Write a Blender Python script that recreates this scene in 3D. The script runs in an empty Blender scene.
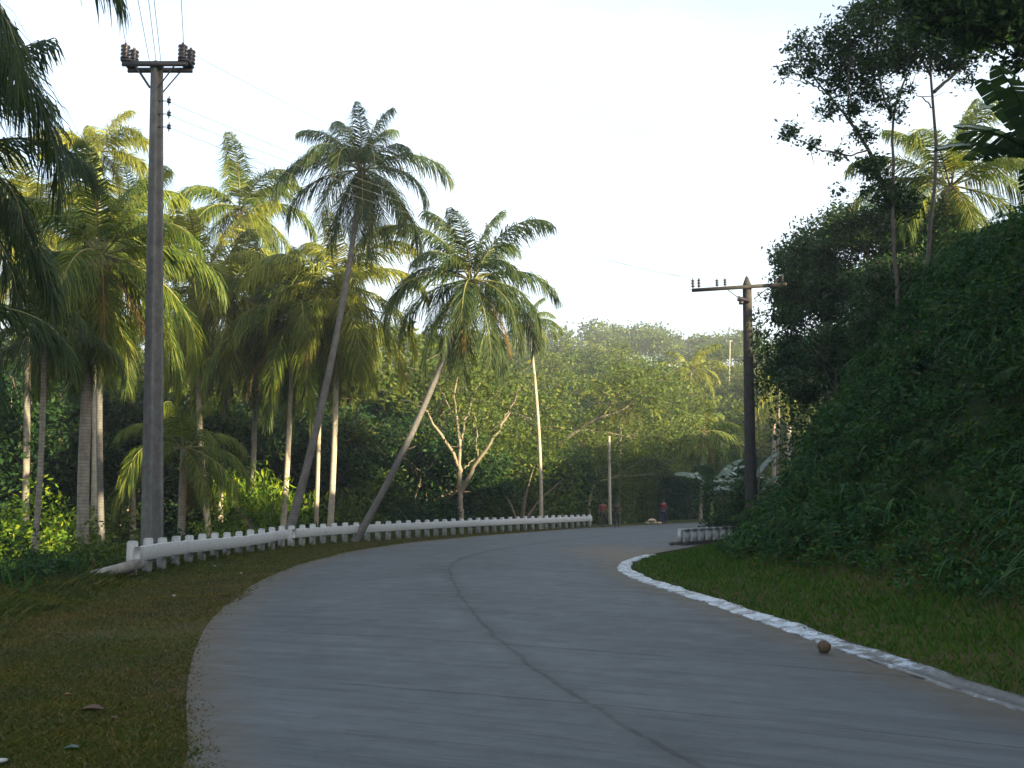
import bpy, math, random
import numpy as np
from mathutils import Vector

sc = bpy.context.scene
COL = sc.collection
R = math.radians

# ------------------------------------------------------------------ camera
F_PX = 1000.0
PITCH = math.atan(118 / F_PX)
CAM_Z = 1.6
cam = bpy.data.cameras.new('camera')
cam.sensor_width = 36.0
cam.lens = 36.0 * F_PX / 1024
cam.clip_start = 0.05
cam.clip_end = 3000
camo = bpy.data.objects.new('camera', cam)
camo.location = (0, 0, CAM_Z)
camo.rotation_euler = (math.pi / 2 + PITCH, 0, 0)
COL.objects.link(camo)
sc.camera = camo

# ------------------------------------------------------------------ light
SUN_AZ, SUN_EL = R(129.7), R(13)
EXPOSURE = 2.05
sc.view_settings.view_transform = 'Standard'
sc.view_settings.look = 'None'
sc.view_settings.gamma = 1
sc.view_settings.use_curve_mapping = False
sc.view_settings.exposure = EXPOSURE
w = bpy.data.worlds.new("World")
sc.world = w
w.use_nodes = True
wn = w.node_tree
bg = wn.nodes['Background']
sky = wn.nodes.new('ShaderNodeTexSky')
sky.sky_type = 'NISHITA'
sky.sun_disc = False
sky.sun_elevation = SUN_EL
sky.sun_rotation = SUN_AZ
sky.air_density = 1.0
sky.dust_density = 2.0
sky.ozone_density = 1.0
# thin high cloud veil
tc = wn.nodes.new('ShaderNodeTexCoord')
mp = wn.nodes.new('ShaderNodeMapping')
mp.inputs['Scale'].default_value = (1, 1, 3)
nz = wn.nodes.new('ShaderNodeTexNoise')
nz.inputs['Scale'].default_value = 2.2
nz.inputs['Detail'].default_value = 6
rp = wn.nodes.new('ShaderNodeMapRange')
rp.inputs['From Min'].default_value = 0.38
rp.inputs['From Max'].default_value = 0.75
rp.inputs['To Min'].default_value = 0.22
rp.inputs['To Max'].default_value = 0.8
mx = wn.nodes.new('ShaderNodeMixRGB')
mx.inputs['Color2'].default_value = (3.8, 4.2, 4.6, 1)
wn.links.new(tc.outputs['Generated'], mp.inputs[0])
wn.links.new(mp.outputs[0], nz.inputs['Vector'])
wn.links.new(nz.outputs['Fac'], rp.inputs['Value'])
wn.links.new(rp.outputs[0], mx.inputs['Fac'])
wn.links.new(sky.outputs[0], mx.inputs['Color1'])
wn.links.new(mx.outputs[0], bg.inputs[0])
bg.inputs[1].default_value = 0.10

sun_vec = Vector((math.sin(SUN_AZ) * math.cos(SUN_EL), math.cos(SUN_AZ) * math.cos(SUN_EL), math.sin(SUN_EL)))
sl = bpy.data.lights.new('sun', 'SUN')
sl.energy = 5.0
sl.angle = R(0.5)
sl.color = (1.0, 0.84, 0.52)
slo = bpy.data.objects.new('sun', sl)
slo.rotation_mode = 'QUATERNION'
slo.rotation_quaternion = sun_vec.to_track_quat('Z', 'Y')
slo.location = (40, -30, 60)
COL.objects.link(slo)
sc.cycles.max_bounces = 8
sc.cycles.transparent_max_bounces = 8

# ------------------------------------------------------------------ helpers
def at(px, py, D):
    """world point at forward distance D along the ray of a photo pixel"""
    a = (px - 512) / F_PX
    b = (384 - py) / F_PX
    d = np.array([a, math.cos(PITCH) - b * math.sin(PITCH), math.sin(PITCH) + b * math.cos(PITCH)])
    d = d * (D / d[1])
    return np.array([d[0], d[1], CAM_Z + d[2]])

def rng_(seed): return np.random.default_rng(seed)

class MB:
    def __init__(s): s.V = []; s.F = {3: [], 4: []}; s.n = 0
    def add(s, v, f):
        v = np.asarray(v, float).reshape(-1, 3); f = np.asarray(f, int)
        if len(f) == 0: return
        s.V.append(v); s.F[f.shape[1]].append(f + s.n); s.n += len(v)
    def quadcloud(s, v):      # v: (N,4,3)
        v = np.asarray(v); n = len(v)
        if n: s.add(v.reshape(-1, 3), np.arange(n * 4).reshape(n, 4))
    def tube(s, P, r, k=6, cap=True):
        P = np.asarray(P, float); n = len(P)
        r = np.broadcast_to(np.asarray(r, float), (n,))
        T = np.gradient(P, axis=0); T /= np.linalg.norm(T, axis=1)[:, None] + 1e-9
        ref = np.array([0.0, 0, 1]) if abs(T[0][2]) < .9 else np.array([1.0, 0, 0])
        A = np.cross(T, ref); A /= np.linalg.norm(A, axis=1)[:, None] + 1e-9
        B = np.cross(T, A)
        th = np.arange(k) * 2 * math.pi / k
        V = P[:, None] + r[:, None, None] * (np.cos(th)[None, :, None] * A[:, None] + np.sin(th)[None, :, None] * B[:, None])
        i, j = np.meshgrid(np.arange(n - 1), np.arange(k), indexing='ij')
        j2 = (j + 1) % k
        F = np.stack([i * k + j, i * k + j2, (i + 1) * k + j2, (i + 1) * k + j], -1).reshape(-1, 4)
        s.add(V.reshape(-1, 3), F)
        if cap:
            for e, pt in ((0, P[0]), (n - 1, P[-1])):
                ring = V[e]; c = np.vstack([ring, pt])
                f = [[q, (q + 1) % k, k] for q in range(k)]
                s.add(c, f)
    def box(s, c, h, rot=0, top=None):
        """centre c, half sizes h, rotation about z, top = scale of the upper face"""
        t = top or 1
        v = []
        for z in (-1, 1):
            for x, y in ((-1, -1), (1, -1), (1, 1), (-1, 1)):
                q = t if z > 0 else 1
                v.append((x * h[0] * q, y * h[1] * q, z * h[2]))
        v = np.array(v); ca, sa = math.cos(rot), math.sin(rot)
        v = np.stack([v[:, 0] * ca - v[:, 1] * sa, v[:, 0] * sa + v[:, 1] * ca, v[:, 2]], 1) + np.asarray(c)
        s.add(v, [[0, 3, 2, 1], [4, 5, 6, 7], [0, 1, 5, 4], [1, 2, 6, 5], [2, 3, 7, 6], [3, 0, 4, 7]])
    def blob(s, c, r, rg, k=10, rough=.12, sc_=(1, 1, 1)):
        n = k // 2 + 1
        V = []
        for i in range(n):
            a = math.pi * (i + .5) / n
            for j in range(k):
                b = 2 * math.pi * j / k
                q = r * (1 + rough * rg.normal())
                V.append([q * math.sin(a) * math.cos(b) * sc_[0], q * math.sin(a) * math.sin(b) * sc_[1], q * math.cos(a) * sc_[2]])
        V += [[0, 0, r * sc_[2]], [0, 0, -r * sc_[2]]]
        F4 = [[i * k + j, (i + 1) * k + j, (i + 1) * k + (j + 1) % k, i * k + (j + 1) % k] for i in range(n - 1) for j in range(k)]
        V = np.array(V) + np.asarray(c); o = s.n
        s.add(V, F4)
        s.F[3].append(np.array([[n * k, j, (j + 1) % k] for j in range(k)] + [[n * k + 1, (n - 1) * k + (j + 1) % k, (n - 1) * k + j] for j in range(k)]) + o)
    def mesh(s, name, mat, smooth=False):
        V = np.concatenate(s.V).astype(np.float32)
        fs = [(k, np.concatenate(s.F[k])) for k in (3, 4) if s.F[k]]
        me = bpy.data.meshes.new(name)
        me.vertices.add(len(V)); me.vertices.foreach_set('co', V.ravel())
        loops = np.concatenate([f.ravel() for k, f in fs]).astype(np.int32)
        tot = np.concatenate([np.full(len(f), k) for k, f in fs]).astype(np.int32)
        st = np.concatenate([[0], np.cumsum(tot)[:-1]]).astype(np.int32)
        me.loops.add(len(loops)); me.loops.foreach_set('vertex_index', loops)
        me.polygons.add(len(tot)); me.polygons.foreach_set('loop_start', st); me.polygons.foreach_set('loop_total', tot)
        if smooth: me.polygons.foreach_set('use_smooth', np.ones(len(tot), bool))
        me.update(calc_edges=True)
        me.materials.append(mat)
        return me
    def build(s, name, mat, parent=None, smooth=False):
        o = bpy.data.objects.new(name, s.mesh(name, mat, smooth))
        COL.objects.link(o)
        if parent: o.parent = parent
        return o

def tag(o, label=None, cat=None, group=None, kind=None):
    if label: o['label'] = label
    if cat: o['category'] = cat
    if group: o['group'] = group
    if kind: o['kind'] = kind
    return o
def empty(name, loc=(0, 0, 0), rz=0):
    o = bpy.data.objects.new(name, None); COL.objects.link(o)
    o.empty_display_size = .3
    o.location = loc; o.rotation_euler = (0, 0, rz); return o
def part(mesh, name, parent):
    o = bpy.data.objects.new(name, mesh); COL.objects.link(o); o.parent = parent; return o
def copy_tree(o, parent=None):
    kids = [c for c in COL.objects if c.parent == o] if parent is None else list(o.children)
    c = o.copy(); COL.objects.link(c)
    if parent: c.parent = parent
    for k in kids: copy_tree(k, c)
    return c

# ------------------------------------------------------------------ materials
class N:
    def __init__(s, name):
        s.m = bpy.data.materials.new(name); s.m.use_nodes = True
        s.t = s.m.node_tree; s.b = s.t.nodes['Principled BSDF']; s.out = s.t.nodes['Material Output']
    def n(s, typ, **kw):
        q = s.t.nodes.new(typ)
        for k, v in kw.items():
            if k in q.inputs: q.inputs[k].default_value = v
            else: setattr(q, k, v)
        return q
    def l(s, a, b): s.t.links.new(a, b)
    def noise(s, vec, scale, detail=5, rough=.55):
        q = s.n('ShaderNodeTexNoise', Scale=scale, Detail=detail, Roughness=rough)
        if vec is not None: s.l(vec, q.inputs['Vector'])
        return q.outputs['Fac']
    def ramp(s, fac, stops):
        q = s.t.nodes.new('ShaderNodeValToRGB'); e = q.color_ramp.elements
        while len(e) < len(stops): e.new(.5)
        for i, (p, c) in enumerate(stops):
            e[i].position = p; e[i].color = (*c, 1) if len(c) == 3 else c
        s.l(fac, q.inputs[0]); return q.outputs[0]
    def mix(s, f, a, b, mode='MIX'):
        q = s.t.nodes.new('ShaderNodeMixRGB'); q.blend_type = mode
        for v, i in ((f, 0), (a, 1), (b, 2)):
            if hasattr(v, 'is_output') or hasattr(v, 'links'): s.l(v, q.inputs[i])
            elif i == 0: q.inputs[0].default_value = v
            else: q.inputs[i].default_value = (*v, 1)
        return q.outputs[0]
    def rng(s, v, a, b, c=0, d=1):
        q = s.n('ShaderNodeMapRange', **{'From Min': a, 'From Max': b, 'To Min': c, 'To Max': d}); s.l(v, q.inputs['Value']); return q.outputs[0]
    def math(s, op, a, b=0):
        q = s.t.nodes.new('ShaderNodeMath'); q.operation = op
        for v, i in ((a, 0), (b, 1)):
            if hasattr(v, 'links'): s.l(v, q.inputs[i])
            else: q.inputs[i].default_value = v
        return q.outputs[0]
    def pos(s): return s.n('ShaderNodeNewGeometry').outputs['Position']
    def obj(s): return s.n('ShaderNodeTexCoord').outputs['Object']
    def bump(s, h, d=.01, st=.5):
        q = s.n('ShaderNodeBump', Strength=st, Distance=d); s.l(h, q.inputs['Height']); s.l(q.outputs[0], s.b.inputs['Normal'])

def leaf_mat(name, stops, trans=.35, rough=.5, spec=.35, tint=None):
    q = N(name)
    g = q.n('ShaderNodeNewGeometry')
    c = q.ramp(g.outputs['Random Per Island'], stops)
    cl = q.noise(g.outputs['Position'], .9, 3)
    c = q.mix(q.rng(cl, .35, .7), c, q.mix(1.0, c, (1.45, 1.2, .7), 'MULTIPLY'))
    q.l(c, q.b.inputs['Base Color'])
    q.b.inputs['Roughness'].default_value = rough
    q.b.inputs['Specular IOR Level'].default_value = spec
    tr = q.n('ShaderNodeBsdfTranslucent')
    q.l(q.mix(1.0, c, (1.5, 1.45, .6), 'MULTIPLY'), tr.inputs['Color'])
    ms = q.n('ShaderNodeMixShader'); ms.inputs[0].default_value = trans
    q.l(q.b.outputs[0], ms.inputs[1]); q.l(tr.outputs[0], ms.inputs[2]); q.l(ms.outputs[0], q.out.inputs['Surface'])
    return q.m

M = {}
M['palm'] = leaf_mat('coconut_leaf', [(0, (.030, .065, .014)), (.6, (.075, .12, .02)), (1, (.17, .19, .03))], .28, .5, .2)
M['palm_dark'] = leaf_mat('shaded_palm_leaf', [(0, (.018, .042, .018)), (.7, (.042, .075, .024)), (1, (.09, .11, .03))], .24, .5, .25)  # darker copy of the palm leaf, crown shade put into the colour
M['palm_shade'] = leaf_mat('deep_shade_palm_leaf', [(0, (.010, .028, .012)), (.7, (.022, .05, .015)), (1, (.045, .075, .02))], .3, .5, .2)  # darkest palm leaf copy, shade painted in for the left-edge palms
M['palm_sunlit'] = leaf_mat('sunlit_palm_leaf', [(0, (.06, .09, .016)), (.6, (.15, .18, .03)), (1, (.27, .30, .05))], .32, .5, .2)  # brighter palm leaf copy, sunlight painted into the colour
M['dead'] = leaf_mat('dead_palm_leaf', [(0, (.07, .05, .025)), (1, (.17, .125, .06))], .2, .8, .1)
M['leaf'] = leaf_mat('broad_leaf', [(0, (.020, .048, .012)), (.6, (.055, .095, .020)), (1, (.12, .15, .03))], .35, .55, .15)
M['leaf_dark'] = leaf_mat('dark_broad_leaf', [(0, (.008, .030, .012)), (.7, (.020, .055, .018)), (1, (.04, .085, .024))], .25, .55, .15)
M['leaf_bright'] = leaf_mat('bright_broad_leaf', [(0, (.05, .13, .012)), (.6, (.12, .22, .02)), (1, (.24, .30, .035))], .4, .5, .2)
M['leaf_olive'] = leaf_mat('olive_leaf', [(0, (.035, .065, .018)), (.6, (.07, .115, .025)), (1, (.13, .16, .04))], .3, .55, .15)
M['grass_green'] = leaf_mat('verge_grass_blade', [(0, (.016, .055, .009)), (.7, (.034, .092, .014)), (.95, (.058, .10, .02)), (1, (.11, .085, .035))], .3, .7, .1)
M['banana'] = leaf_mat('banana_leaf', [(0, (.018, .05, .028)), (1, (.04, .085, .035))], .2, .3, .6)
M['grass'] = leaf_mat('grass_blade', [(0, (.028, .050, .014)), (.6, (.052, .078, .022)), (.9, (.085, .09, .034)), (1, (.13, .11, .06))], .3, .75, .08)
M['under'] = leaf_mat('undergrowth_leaf', [(0, (.006, .034, .014)), (.6, (.016, .062, .018)), (.9, (.034, .095, .022)), (1, (.06, .05, .022))], .3, .65, .15)
M['fern'] = leaf_mat('fern_leaf', [(0, (.008, .032, .012)), (.7, (.020, .056, .018)), (1, (.045, .085, .03))], .35, .6, .15)
M['dry'] = leaf_mat('dry_grass', [(0, (.052, .044, .026)), (.6, (.085, .068, .040)), (1, (.13, .105, .062))], .2, .8, .1)

def bark(name, c0, c1, rings=0, scale=6):
    q = N(name); p = q.obj()
    f = q.noise(p, scale, 6, .65)
    c = q.ramp(f, [(.3, c0), (.7, c1)])
    if rings:
        wv = q.n('ShaderNodeTexWave', Scale=rings, Distortion=1.2, Detail=2); wv.bands_direction = 'Z'; wv.wave_profile = 'SAW'
        q.l(p, wv.inputs['Vector'])
        c = q.mix(q.rng(wv.outputs['Fac'], .0, .35, .55, 0), c, tuple(.35 * x for x in c0))
        q.bump(wv.outputs['Fac'], .02, .6)
    else: q.bump(f, .03, .6)
    pt = q.noise(p, 1.3, 3)
    c = q.mix(q.rng(pt, .55, .7, 0, .5), c, tuple(.6 * x for x in c1))
    q.l(c, q.b.inputs['Base Color']); q.b.inputs['Roughness'].default_value = .85
    return q.m
M['palm_trunk'] = bark('palm_trunk_bark', (.13, .115, .095), (.30, .27, .225), 3.2, 5)
M['palm_trunk_shaded'] = bark('shaded_palm_trunk_bark', (.075, .07, .065), (.16, .15, .14), 3.2, 5)  # darkened copy of the trunk bark, shade painted in for unlit trunks
M['palm_trunk_pale'] = bark('pale_palm_trunk_bark', (.26, .22, .17), (.48, .42, .33), 3.0, 5)
M['bark_dark'] = bark('dark_tree_bark', (.04, .034, .028), (.10, .085, .07))
M['bark'] = bark('tree_bark', (.10, .08, .055), (.26, .21, .15))
M['bark_pale'] = bark('pale_tree_bark', (.15, .12, .085), (.30, .25, .18))
M['crownshaft'] = bark('green_crownshaft', (.12, .16, .04), (.22, .25, .07))
M['rachis'] = bark('pale_frond_stalk', (.10, .11, .03), (.22, .20, .07))
M['nut'] = bark('coconut_husk', (.10, .11, .03), (.28, .20, .06), 0, 12)

def concrete_paint():
    q = N('whitewashed_concrete'); p = q.pos()
    a = q.noise(p, 7, 9, .78); b = q.noise(p, 38, 5, .7); lo = q.noise(p, 1.1, 3)
    base = q.ramp(b, [(.3, (.30, .31, .32)), (.62, (.50, .51, .52))])
    c = q.mix(q.rng(a, .56, .64), base, (.17, .165, .15))
    c = q.mix(q.rng(lo, .45, .75, 0, .45), c, (.40, .40, .38))
    sp = q.n('ShaderNodeSeparateXYZ'); q.l(p, sp.inputs[0])
    dirt = q.math('MULTIPLY', q.rng(sp.outputs['Z'], .42, .05), q.rng(a, .3, .6))
    c = q.mix(dirt, c, (.09, .085, .065))
    q.l(c, q.b.inputs['Base Color']); q.b.inputs['Roughness'].default_value = .8; q.bump(a, .01, .5)
    return q.m
M['whitewash'] = concrete_paint()

def kerb_mat():
    q = N('worn_white_kerb'); p = q.pos()
    a = q.math('ADD', q.math('MULTIPLY', q.noise(p, 3.0, 4, .6), .45), q.math('MULTIPLY', q.noise(p, 13, 8, .8), .55)); b = q.noise(p, 26, 5, .7)
    sp = q.n('ShaderNodeSeparateXYZ'); q.l(p, sp.inputs[0])
    worn = q.math('ADD', a, q.rng(sp.outputs['Y'], 12, 8.5, 0, .09))
    base = q.ramp(b, [(.33, (.20, .24, .30)), (.6, (.43, .49, .57))])
    c = q.mix(q.rng(worn, .485, .54), base, (.07, .072, .075))
    q.l(c, q.b.inputs['Base Color']); q.l(q.rng(b, .3, .7, .25, .6), q.b.inputs['Roughness']); q.bump(a, .02, .5)
    return q.m
M['kerb'] = kerb_mat()

def road_mat():
    q = N('worn_concrete_road')
    uv = q.n('ShaderNodeUVMap').outputs[0]
    p = q.pos()
    sp = q.n('ShaderNodeSeparateXYZ'); q.l(uv, sp.inputs[0]); U, Vv = sp.outputs['X'], sp.outputs['Y']
    big = q.noise(p, .35, 5); mid = q.noise(p, 2.2, 7, .7); fine = q.noise(p, 60, 4, .8)
    mp = q.n('ShaderNodeMapping'); mp.inputs['Scale'].default_value = (1.3, 1.5, 1); q.l(uv, mp.inputs[0])
    streak = q.noise(mp.outputs[0], 2.2, 6, .65)
    c = q.ramp(big, [(.3, (.040, .052, .064)), (.7, (.082, .097, .110))])
    c = q.mix(q.rng(mid, .35, .7, 0, .5), c, (.105, .112, .118))
    c = q.mix(q.rng(streak, .46, .66, 0, .65), c, (.030, .035, .041))
    c = q.mix(q.rng(fine, .52, .7, 0, .6), c, (.055, .055, .055))
    c = q.mix(q.rng(fine, .45, .2, 0, .35), c, (.16, .165, .165))
    mp2 = q.n('ShaderNodeMapping'); mp2.inputs['Scale'].default_value = (3.0, .07, 1); q.l(uv, mp2.inputs[0])
    lane = q.noise(mp2.outputs[0], 2.0, 4, .5)
    c = q.mix(q.rng(lane, .45, .65, 0, .35), c, (.030, .036, .041))
    mp3 = q.n('ShaderNodeMapping'); mp3.inputs['Scale'].default_value = (4.0, 9.0, 1); q.l(uv, mp3.inputs[0])
    broom = q.noise(mp3.outputs[0], 3.0, 7, .75)
    c = q.mix(q.rng(broom, .5, .72, 0, .5), c, (.135, .14, .142)); c = q.mix(q.rng(broom, .48, .3, 0, .5), c, (.022, .025, .028))
    # edges: soil washed on to the slab
    eh = q.math('ABSOLUTE', q.math('SUBTRACT', U, .5))
    er = q.math('ADD', eh, q.math('MULTIPLY', q.math('SUBTRACT', mid, .5), .16))
    c = q.mix(q.rng(er, .40, .505, 0, .9), c, (.075, .058, .038))
    dv = q.n('ShaderNodeVectorMath'); dv.operation = 'SUBTRACT'; q.l(p, dv.inputs[0]); dv.inputs[1].default_value = (3.6, 31.5, 0)
    dm = q.n('ShaderNodeVectorMath'); dm.operation = 'MULTIPLY'; q.l(dv.outputs[0], dm.inputs[0]); dm.inputs[1].default_value = (.55, .22, 0)
    dl = q.n('ShaderNodeVectorMath'); dl.operation = 'LENGTH'; q.l(dm.outputs[0], dl.inputs[0])
    st_ = q.math('ADD', dl.outputs['Value'], q.math('MULTIPLY', q.math('SUBTRACT', q.noise(p, .9, 5, .7), .5), 1.6))
    c = q.mix(q.rng(st_, 1.25, .7, 0, .75), c, (.115, .085, .058))
    # joints
    wob = q.noise(p, 1.6, 5, .75)
    jv = q.math('ADD', Vv, q.math('MULTIPLY', q.math('SUBTRACT', wob, .5), .16))
    jj = q.math('ABSOLUTE', q.math('SUBTRACT', q.math('FRACT', q.math('DIVIDE', jv, 3.3)), .5))
    jt = q.rng(jj, .009, .003)
    gap = q.rng(q.noise(p, .8, 3), .36, .5)
    ju = q.math('ADD', q.math('SUBTRACT', U, .5), q.math('MULTIPLY', q.math('SUBTRACT', q.noise(p, .8, 7, .75), .5), .042))
    jl = q.math('MULTIPLY', q.rng(q.math('ABSOLUTE', ju), .005, .0018), q.rng(q.noise(p, 2.3, 3), .36, .5, .45, 1))
    halo = q.rng(q.math('ABSOLUTE', ju), .035, .004, 0, .4)
    j = q.math('MAXIMUM', q.math('MULTIPLY', jt, gap), jl)
    c = q.mix(halo, c, (.035, .037, .04))
    c = q.mix(q.math('MULTIPLY', j, .62), c, (.018, .018, .02))
    # cracks
    vo = q.n('ShaderNodeTexVoronoi', Scale=.28); vo.feature = 'DISTANCE_TO_EDGE'
    wv = q.n('ShaderNodeVectorMath'); wv.operation = 'ADD'
    nn = q.n('ShaderNodeTexNoise', Scale=1.5, Detail=6); q.l(p, nn.inputs['Vector'])
    q.l(p, wv.inputs[0]); q.l(nn.outputs['Color'], wv.inputs[1]); q.l(wv.outputs[0], vo.inputs['Vector'])
    ck = q.math('MULTIPLY', q.rng(vo.outputs['Distance'], .008, .002), q.rng(q.noise(p, .33, 2), .55, .62))
    c = q.mix(q.math('MULTIPLY', ck, .7), c, (.045, .045, .045))
    # dark blots
    bl = q.rng(q.noise(p, 1.3, 5, .65), .64, .72, 0, .6)
    c = q.mix(bl, c, (.03, .03, .03))
    q.l(c, q.b.inputs['Base Color'])
    q.l(q.rng(mid, .3, .7, .6, .9), q.b.inputs['Roughness']); q.b.inputs['Specular IOR Level'].default_value = .35
    h = q.math('SUBTRACT', q.math('ADD', q.math('MULTIPLY', fine, .25), q.math('MULTIPLY', streak, .4)), j)
    q.bump(h, .012, .55)
    return q.m
M['road'] = road_mat()

def ground_mat():
    q = N('soil_and_turf'); p = q.pos()
    a = q.noise(p, .55, 6, .65); b = q.noise(p, 3.5, 8, .75); f = q.noise(p, 40, 5, .8)
    soil = q.ramp(f, [(.3, (.050, .035, .018)), (.7, (.105, .072, .038))])
    turf = q.ramp(b, [(.3, (.028, .038, .010)), (.7, (.060, .072, .018))])
    m = q.math('ADD', q.math('MULTIPLY', a, .6), q.math('MULTIPLY', b, .4))
    c = q.mix(q.rng(m, .44, .56), soil, turf)
    far = q.ramp(q.noise(p, .05, 6), [(.3, (.03, .05, .015)), (.6, (.06, .08, .025)), (.9, (.10, .09, .04))])
    sp = q.n('ShaderNodeSeparateXYZ'); q.l(p, sp.inputs[0])
    c = q.mix(q.rng(sp.outputs['Z'], .5, 1.6), c, q.ramp(b, [(.3, (.014, .026, .010)), (.7, (.035, .048, .02))]))
    c = q.mix(q.rng(sp.outputs['Y'], 60, 110), c, far)
    q.l(c, q.b.inputs['Base Color']); q.b.inputs['Roughness'].default_value = 1; q.b.inputs['Specular IOR Level'].default_value = .05; q.bump(b, .08, .8)
    return q.m
M['ground'] = ground_mat()

def simple(name, col, rough=.7, var=.35, scale=14, metal=0, bump=.01):
    q = N(name); f = q.noise(q.obj(), scale, 6, .7)
    c = q.ramp(f, [(.3, tuple(x * (1 - var) for x in col)), (.7, tuple(min(1, x * (1 + var)) for x in col))])
    q.l(c, q.b.inputs['Base Color']); q.b.inputs['Roughness'].default_value = rough; q.b.inputs['Metallic'].default_value = metal
    q.bump(f, bump, .4); return q.m
M['conc'] = simple('pole_concrete', (.115, .115, .115), .85, .4, 4)
M['conc_pale'] = simple('dirty_pale_concrete', (.22, .21, .19), .9, .5, 5, 0, .02)
M['steel'] = simple('galvanised_steel', (.04, .04, .045), .55, .3, 20, .4)
M['wood_dark'] = simple('creosoted_wood', (.028, .025, .023), .85, .5, 5, 0, .02)
M['wood_pale'] = simple('weathered_post_wood', (.34, .31, .25), .85, .3, 6)
M['ceramic'] = simple('brown_ceramic', (.018, .014, .022), .35, .2, 9)
M['ceramic_light'] = simple('grey_ceramic', (.16, .15, .15), .35, .2, 9)
M['cable'] = simple('aluminium_cable', (.07, .075, .08), .6, .1, 5)
M['stone'] = simple('brown_stone', (.075, .052, .03), .9, .5, 9, 0, .03)
M['husk'] = simple('cream_stone', (.42, .33, .22), .85, .5, 8, 0, .02)
M['dark_stone'] = simple('damp_stone_wall', (.035, .03, .025), .9, .5, 4, 0, .05)
M['mud'] = simple('brown_mud', (.115, .098, .08), .8, .35, 3, 0, .02)
M['skin'] = simple('skin', (.16, .085, .055), .6, .1, 8)
M['hair'] = simple('black_hair', (.012, .01, .01), .6, .2, 30)
M['cloth_orange'] = simple('orange_red_cloth', (.17, .045, .028), .85, .25, 12)
M['cloth_red'] = simple('dark_red_cloth', (.14, .018, .025), .85, .25, 12)
M['cloth_pink'] = simple('pink_cloth', (.50, .20, .20), .85, .2, 12)
M['cloth_dark'] = simple('dark_cloth', (.02, .022, .03), .85, .3, 12)
M['cloth_navy'] = simple('navy_cloth', (.025, .03, .075), .85, .25, 12)
M['cloth_brown'] = simple('brown_cloth', (.045, .03, .025), .85, .25, 12)
M['litter'] = simple('white_litter', (.34, .34, .33), .6, .1, 9)
M['leaf_litter'] = simple('rust_dead_leaf', (.07, .032, .018), .8, .3, 12)
M['leaf_orange'] = simple('orange_dead_leaf', (.20, .065, .02), .8, .3, 12)
M['plastic_green'] = simple('faded_green_plastic', (.04, .085, .065), .5, .2, 9)

# ------------------------------------------------------------------ terrain functions
def resample(P, n):
    P = np.array(P, float); d = np.r_[0, np.cumsum(np.linalg.norm(np.diff(P, axis=0), axis=1))]
    # smooth (Catmull-ish) through cubic interpolation by repeated corner cutting
    Q = P
    for _ in range(3):
        a = Q[:-1] * .75 + Q[1:] * .25; b = Q[:-1] * .25 + Q[1:] * .75
        Q = np.vstack([Q[:1], np.stack([a, b], 1).reshape(-1, P.shape[1]), Q[-1:]])
    d = np.r_[0, np.cumsum(np.linalg.norm(np.diff(Q, axis=0), axis=1))]
    t = np.linspace(0, d[-1], n)
    return np.stack([np.interp(t, d, Q[:, i]) for i in range(P.shape[1])], 1)
LEFT = [(4, -26), (1.6, -16), (.2, -8), (-.75, -1), (-1.83, 6), (-2.58, 8.1), (-3.40, 10.9), (-4.2, 14.2), (-5.2, 20.5), (-5.6, 29.6), (-4.6, 38.5), (-.8, 50), (5.6, 64.5), (14.6, 79), (26, 92), (44, 104), (70, 112)]
RIGHT = [(11.5, -26), (9.2, -16), (7.4, -8), (5.8, -1), (4.25, 6), (3.85, 8.1), (3.55, 10.9), (3.35, 13.5), (3.0, 17), (2.5, 21), (2.5, 25), (3.6, 29.6), (6.2, 35.5), (9.8, 45), (15, 58), (24, 71), (38, 83), (56, 92), (74, 98)]
NR = 260
Lr = resample(LEFT, NR); Rr = resample(RIGHT, NR)

def signed(P, line):
    """distance to a polyline, positive to its right (travelling +Y)"""
    P = np.asarray(P, float); best = np.full(len(P), 1e9); sg = np.ones(len(P))
    Q = line[::4]
    for a, b in zip(Q[:-1], Q[1:]):
        ab = b - a; t = np.clip(((P - a) @ ab) / (ab @ ab), 0, 1)
        c = a + t[:, None] * ab; v = P - c; d = np.linalg.norm(v, axis=1)
        cr = ab[0] * v[:, 1] - ab[1] * v[:, 0]
        k = d < best - 1e-6
        best[k] = d[k]; sg[k] = np.where(cr[k] < 0, 1, -1)
    return best * sg
def sstep(x, a, b):
    t = np.clip((x - a) / (b - a), 0, 1); return t * t * (3 - 2 * t)
_rg = rng_(5); _ph = _rg.uniform(0, 6.28, (12, 2)); _dr = _rg.uniform(0, 6.28, 12)
def wob(X, Y, s=1.0):
    o = 0
    for i in range(12):
        f = (.25 + .22 * i) * s
        o = o + math.cos(_dr[i]) * 0 + np.sin(f * (X * math.cos(_dr[i]) + Y * math.sin(_dr[i])) + _ph[i, 0]) / (1 + i * .6)
    return o / 3.2
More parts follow.
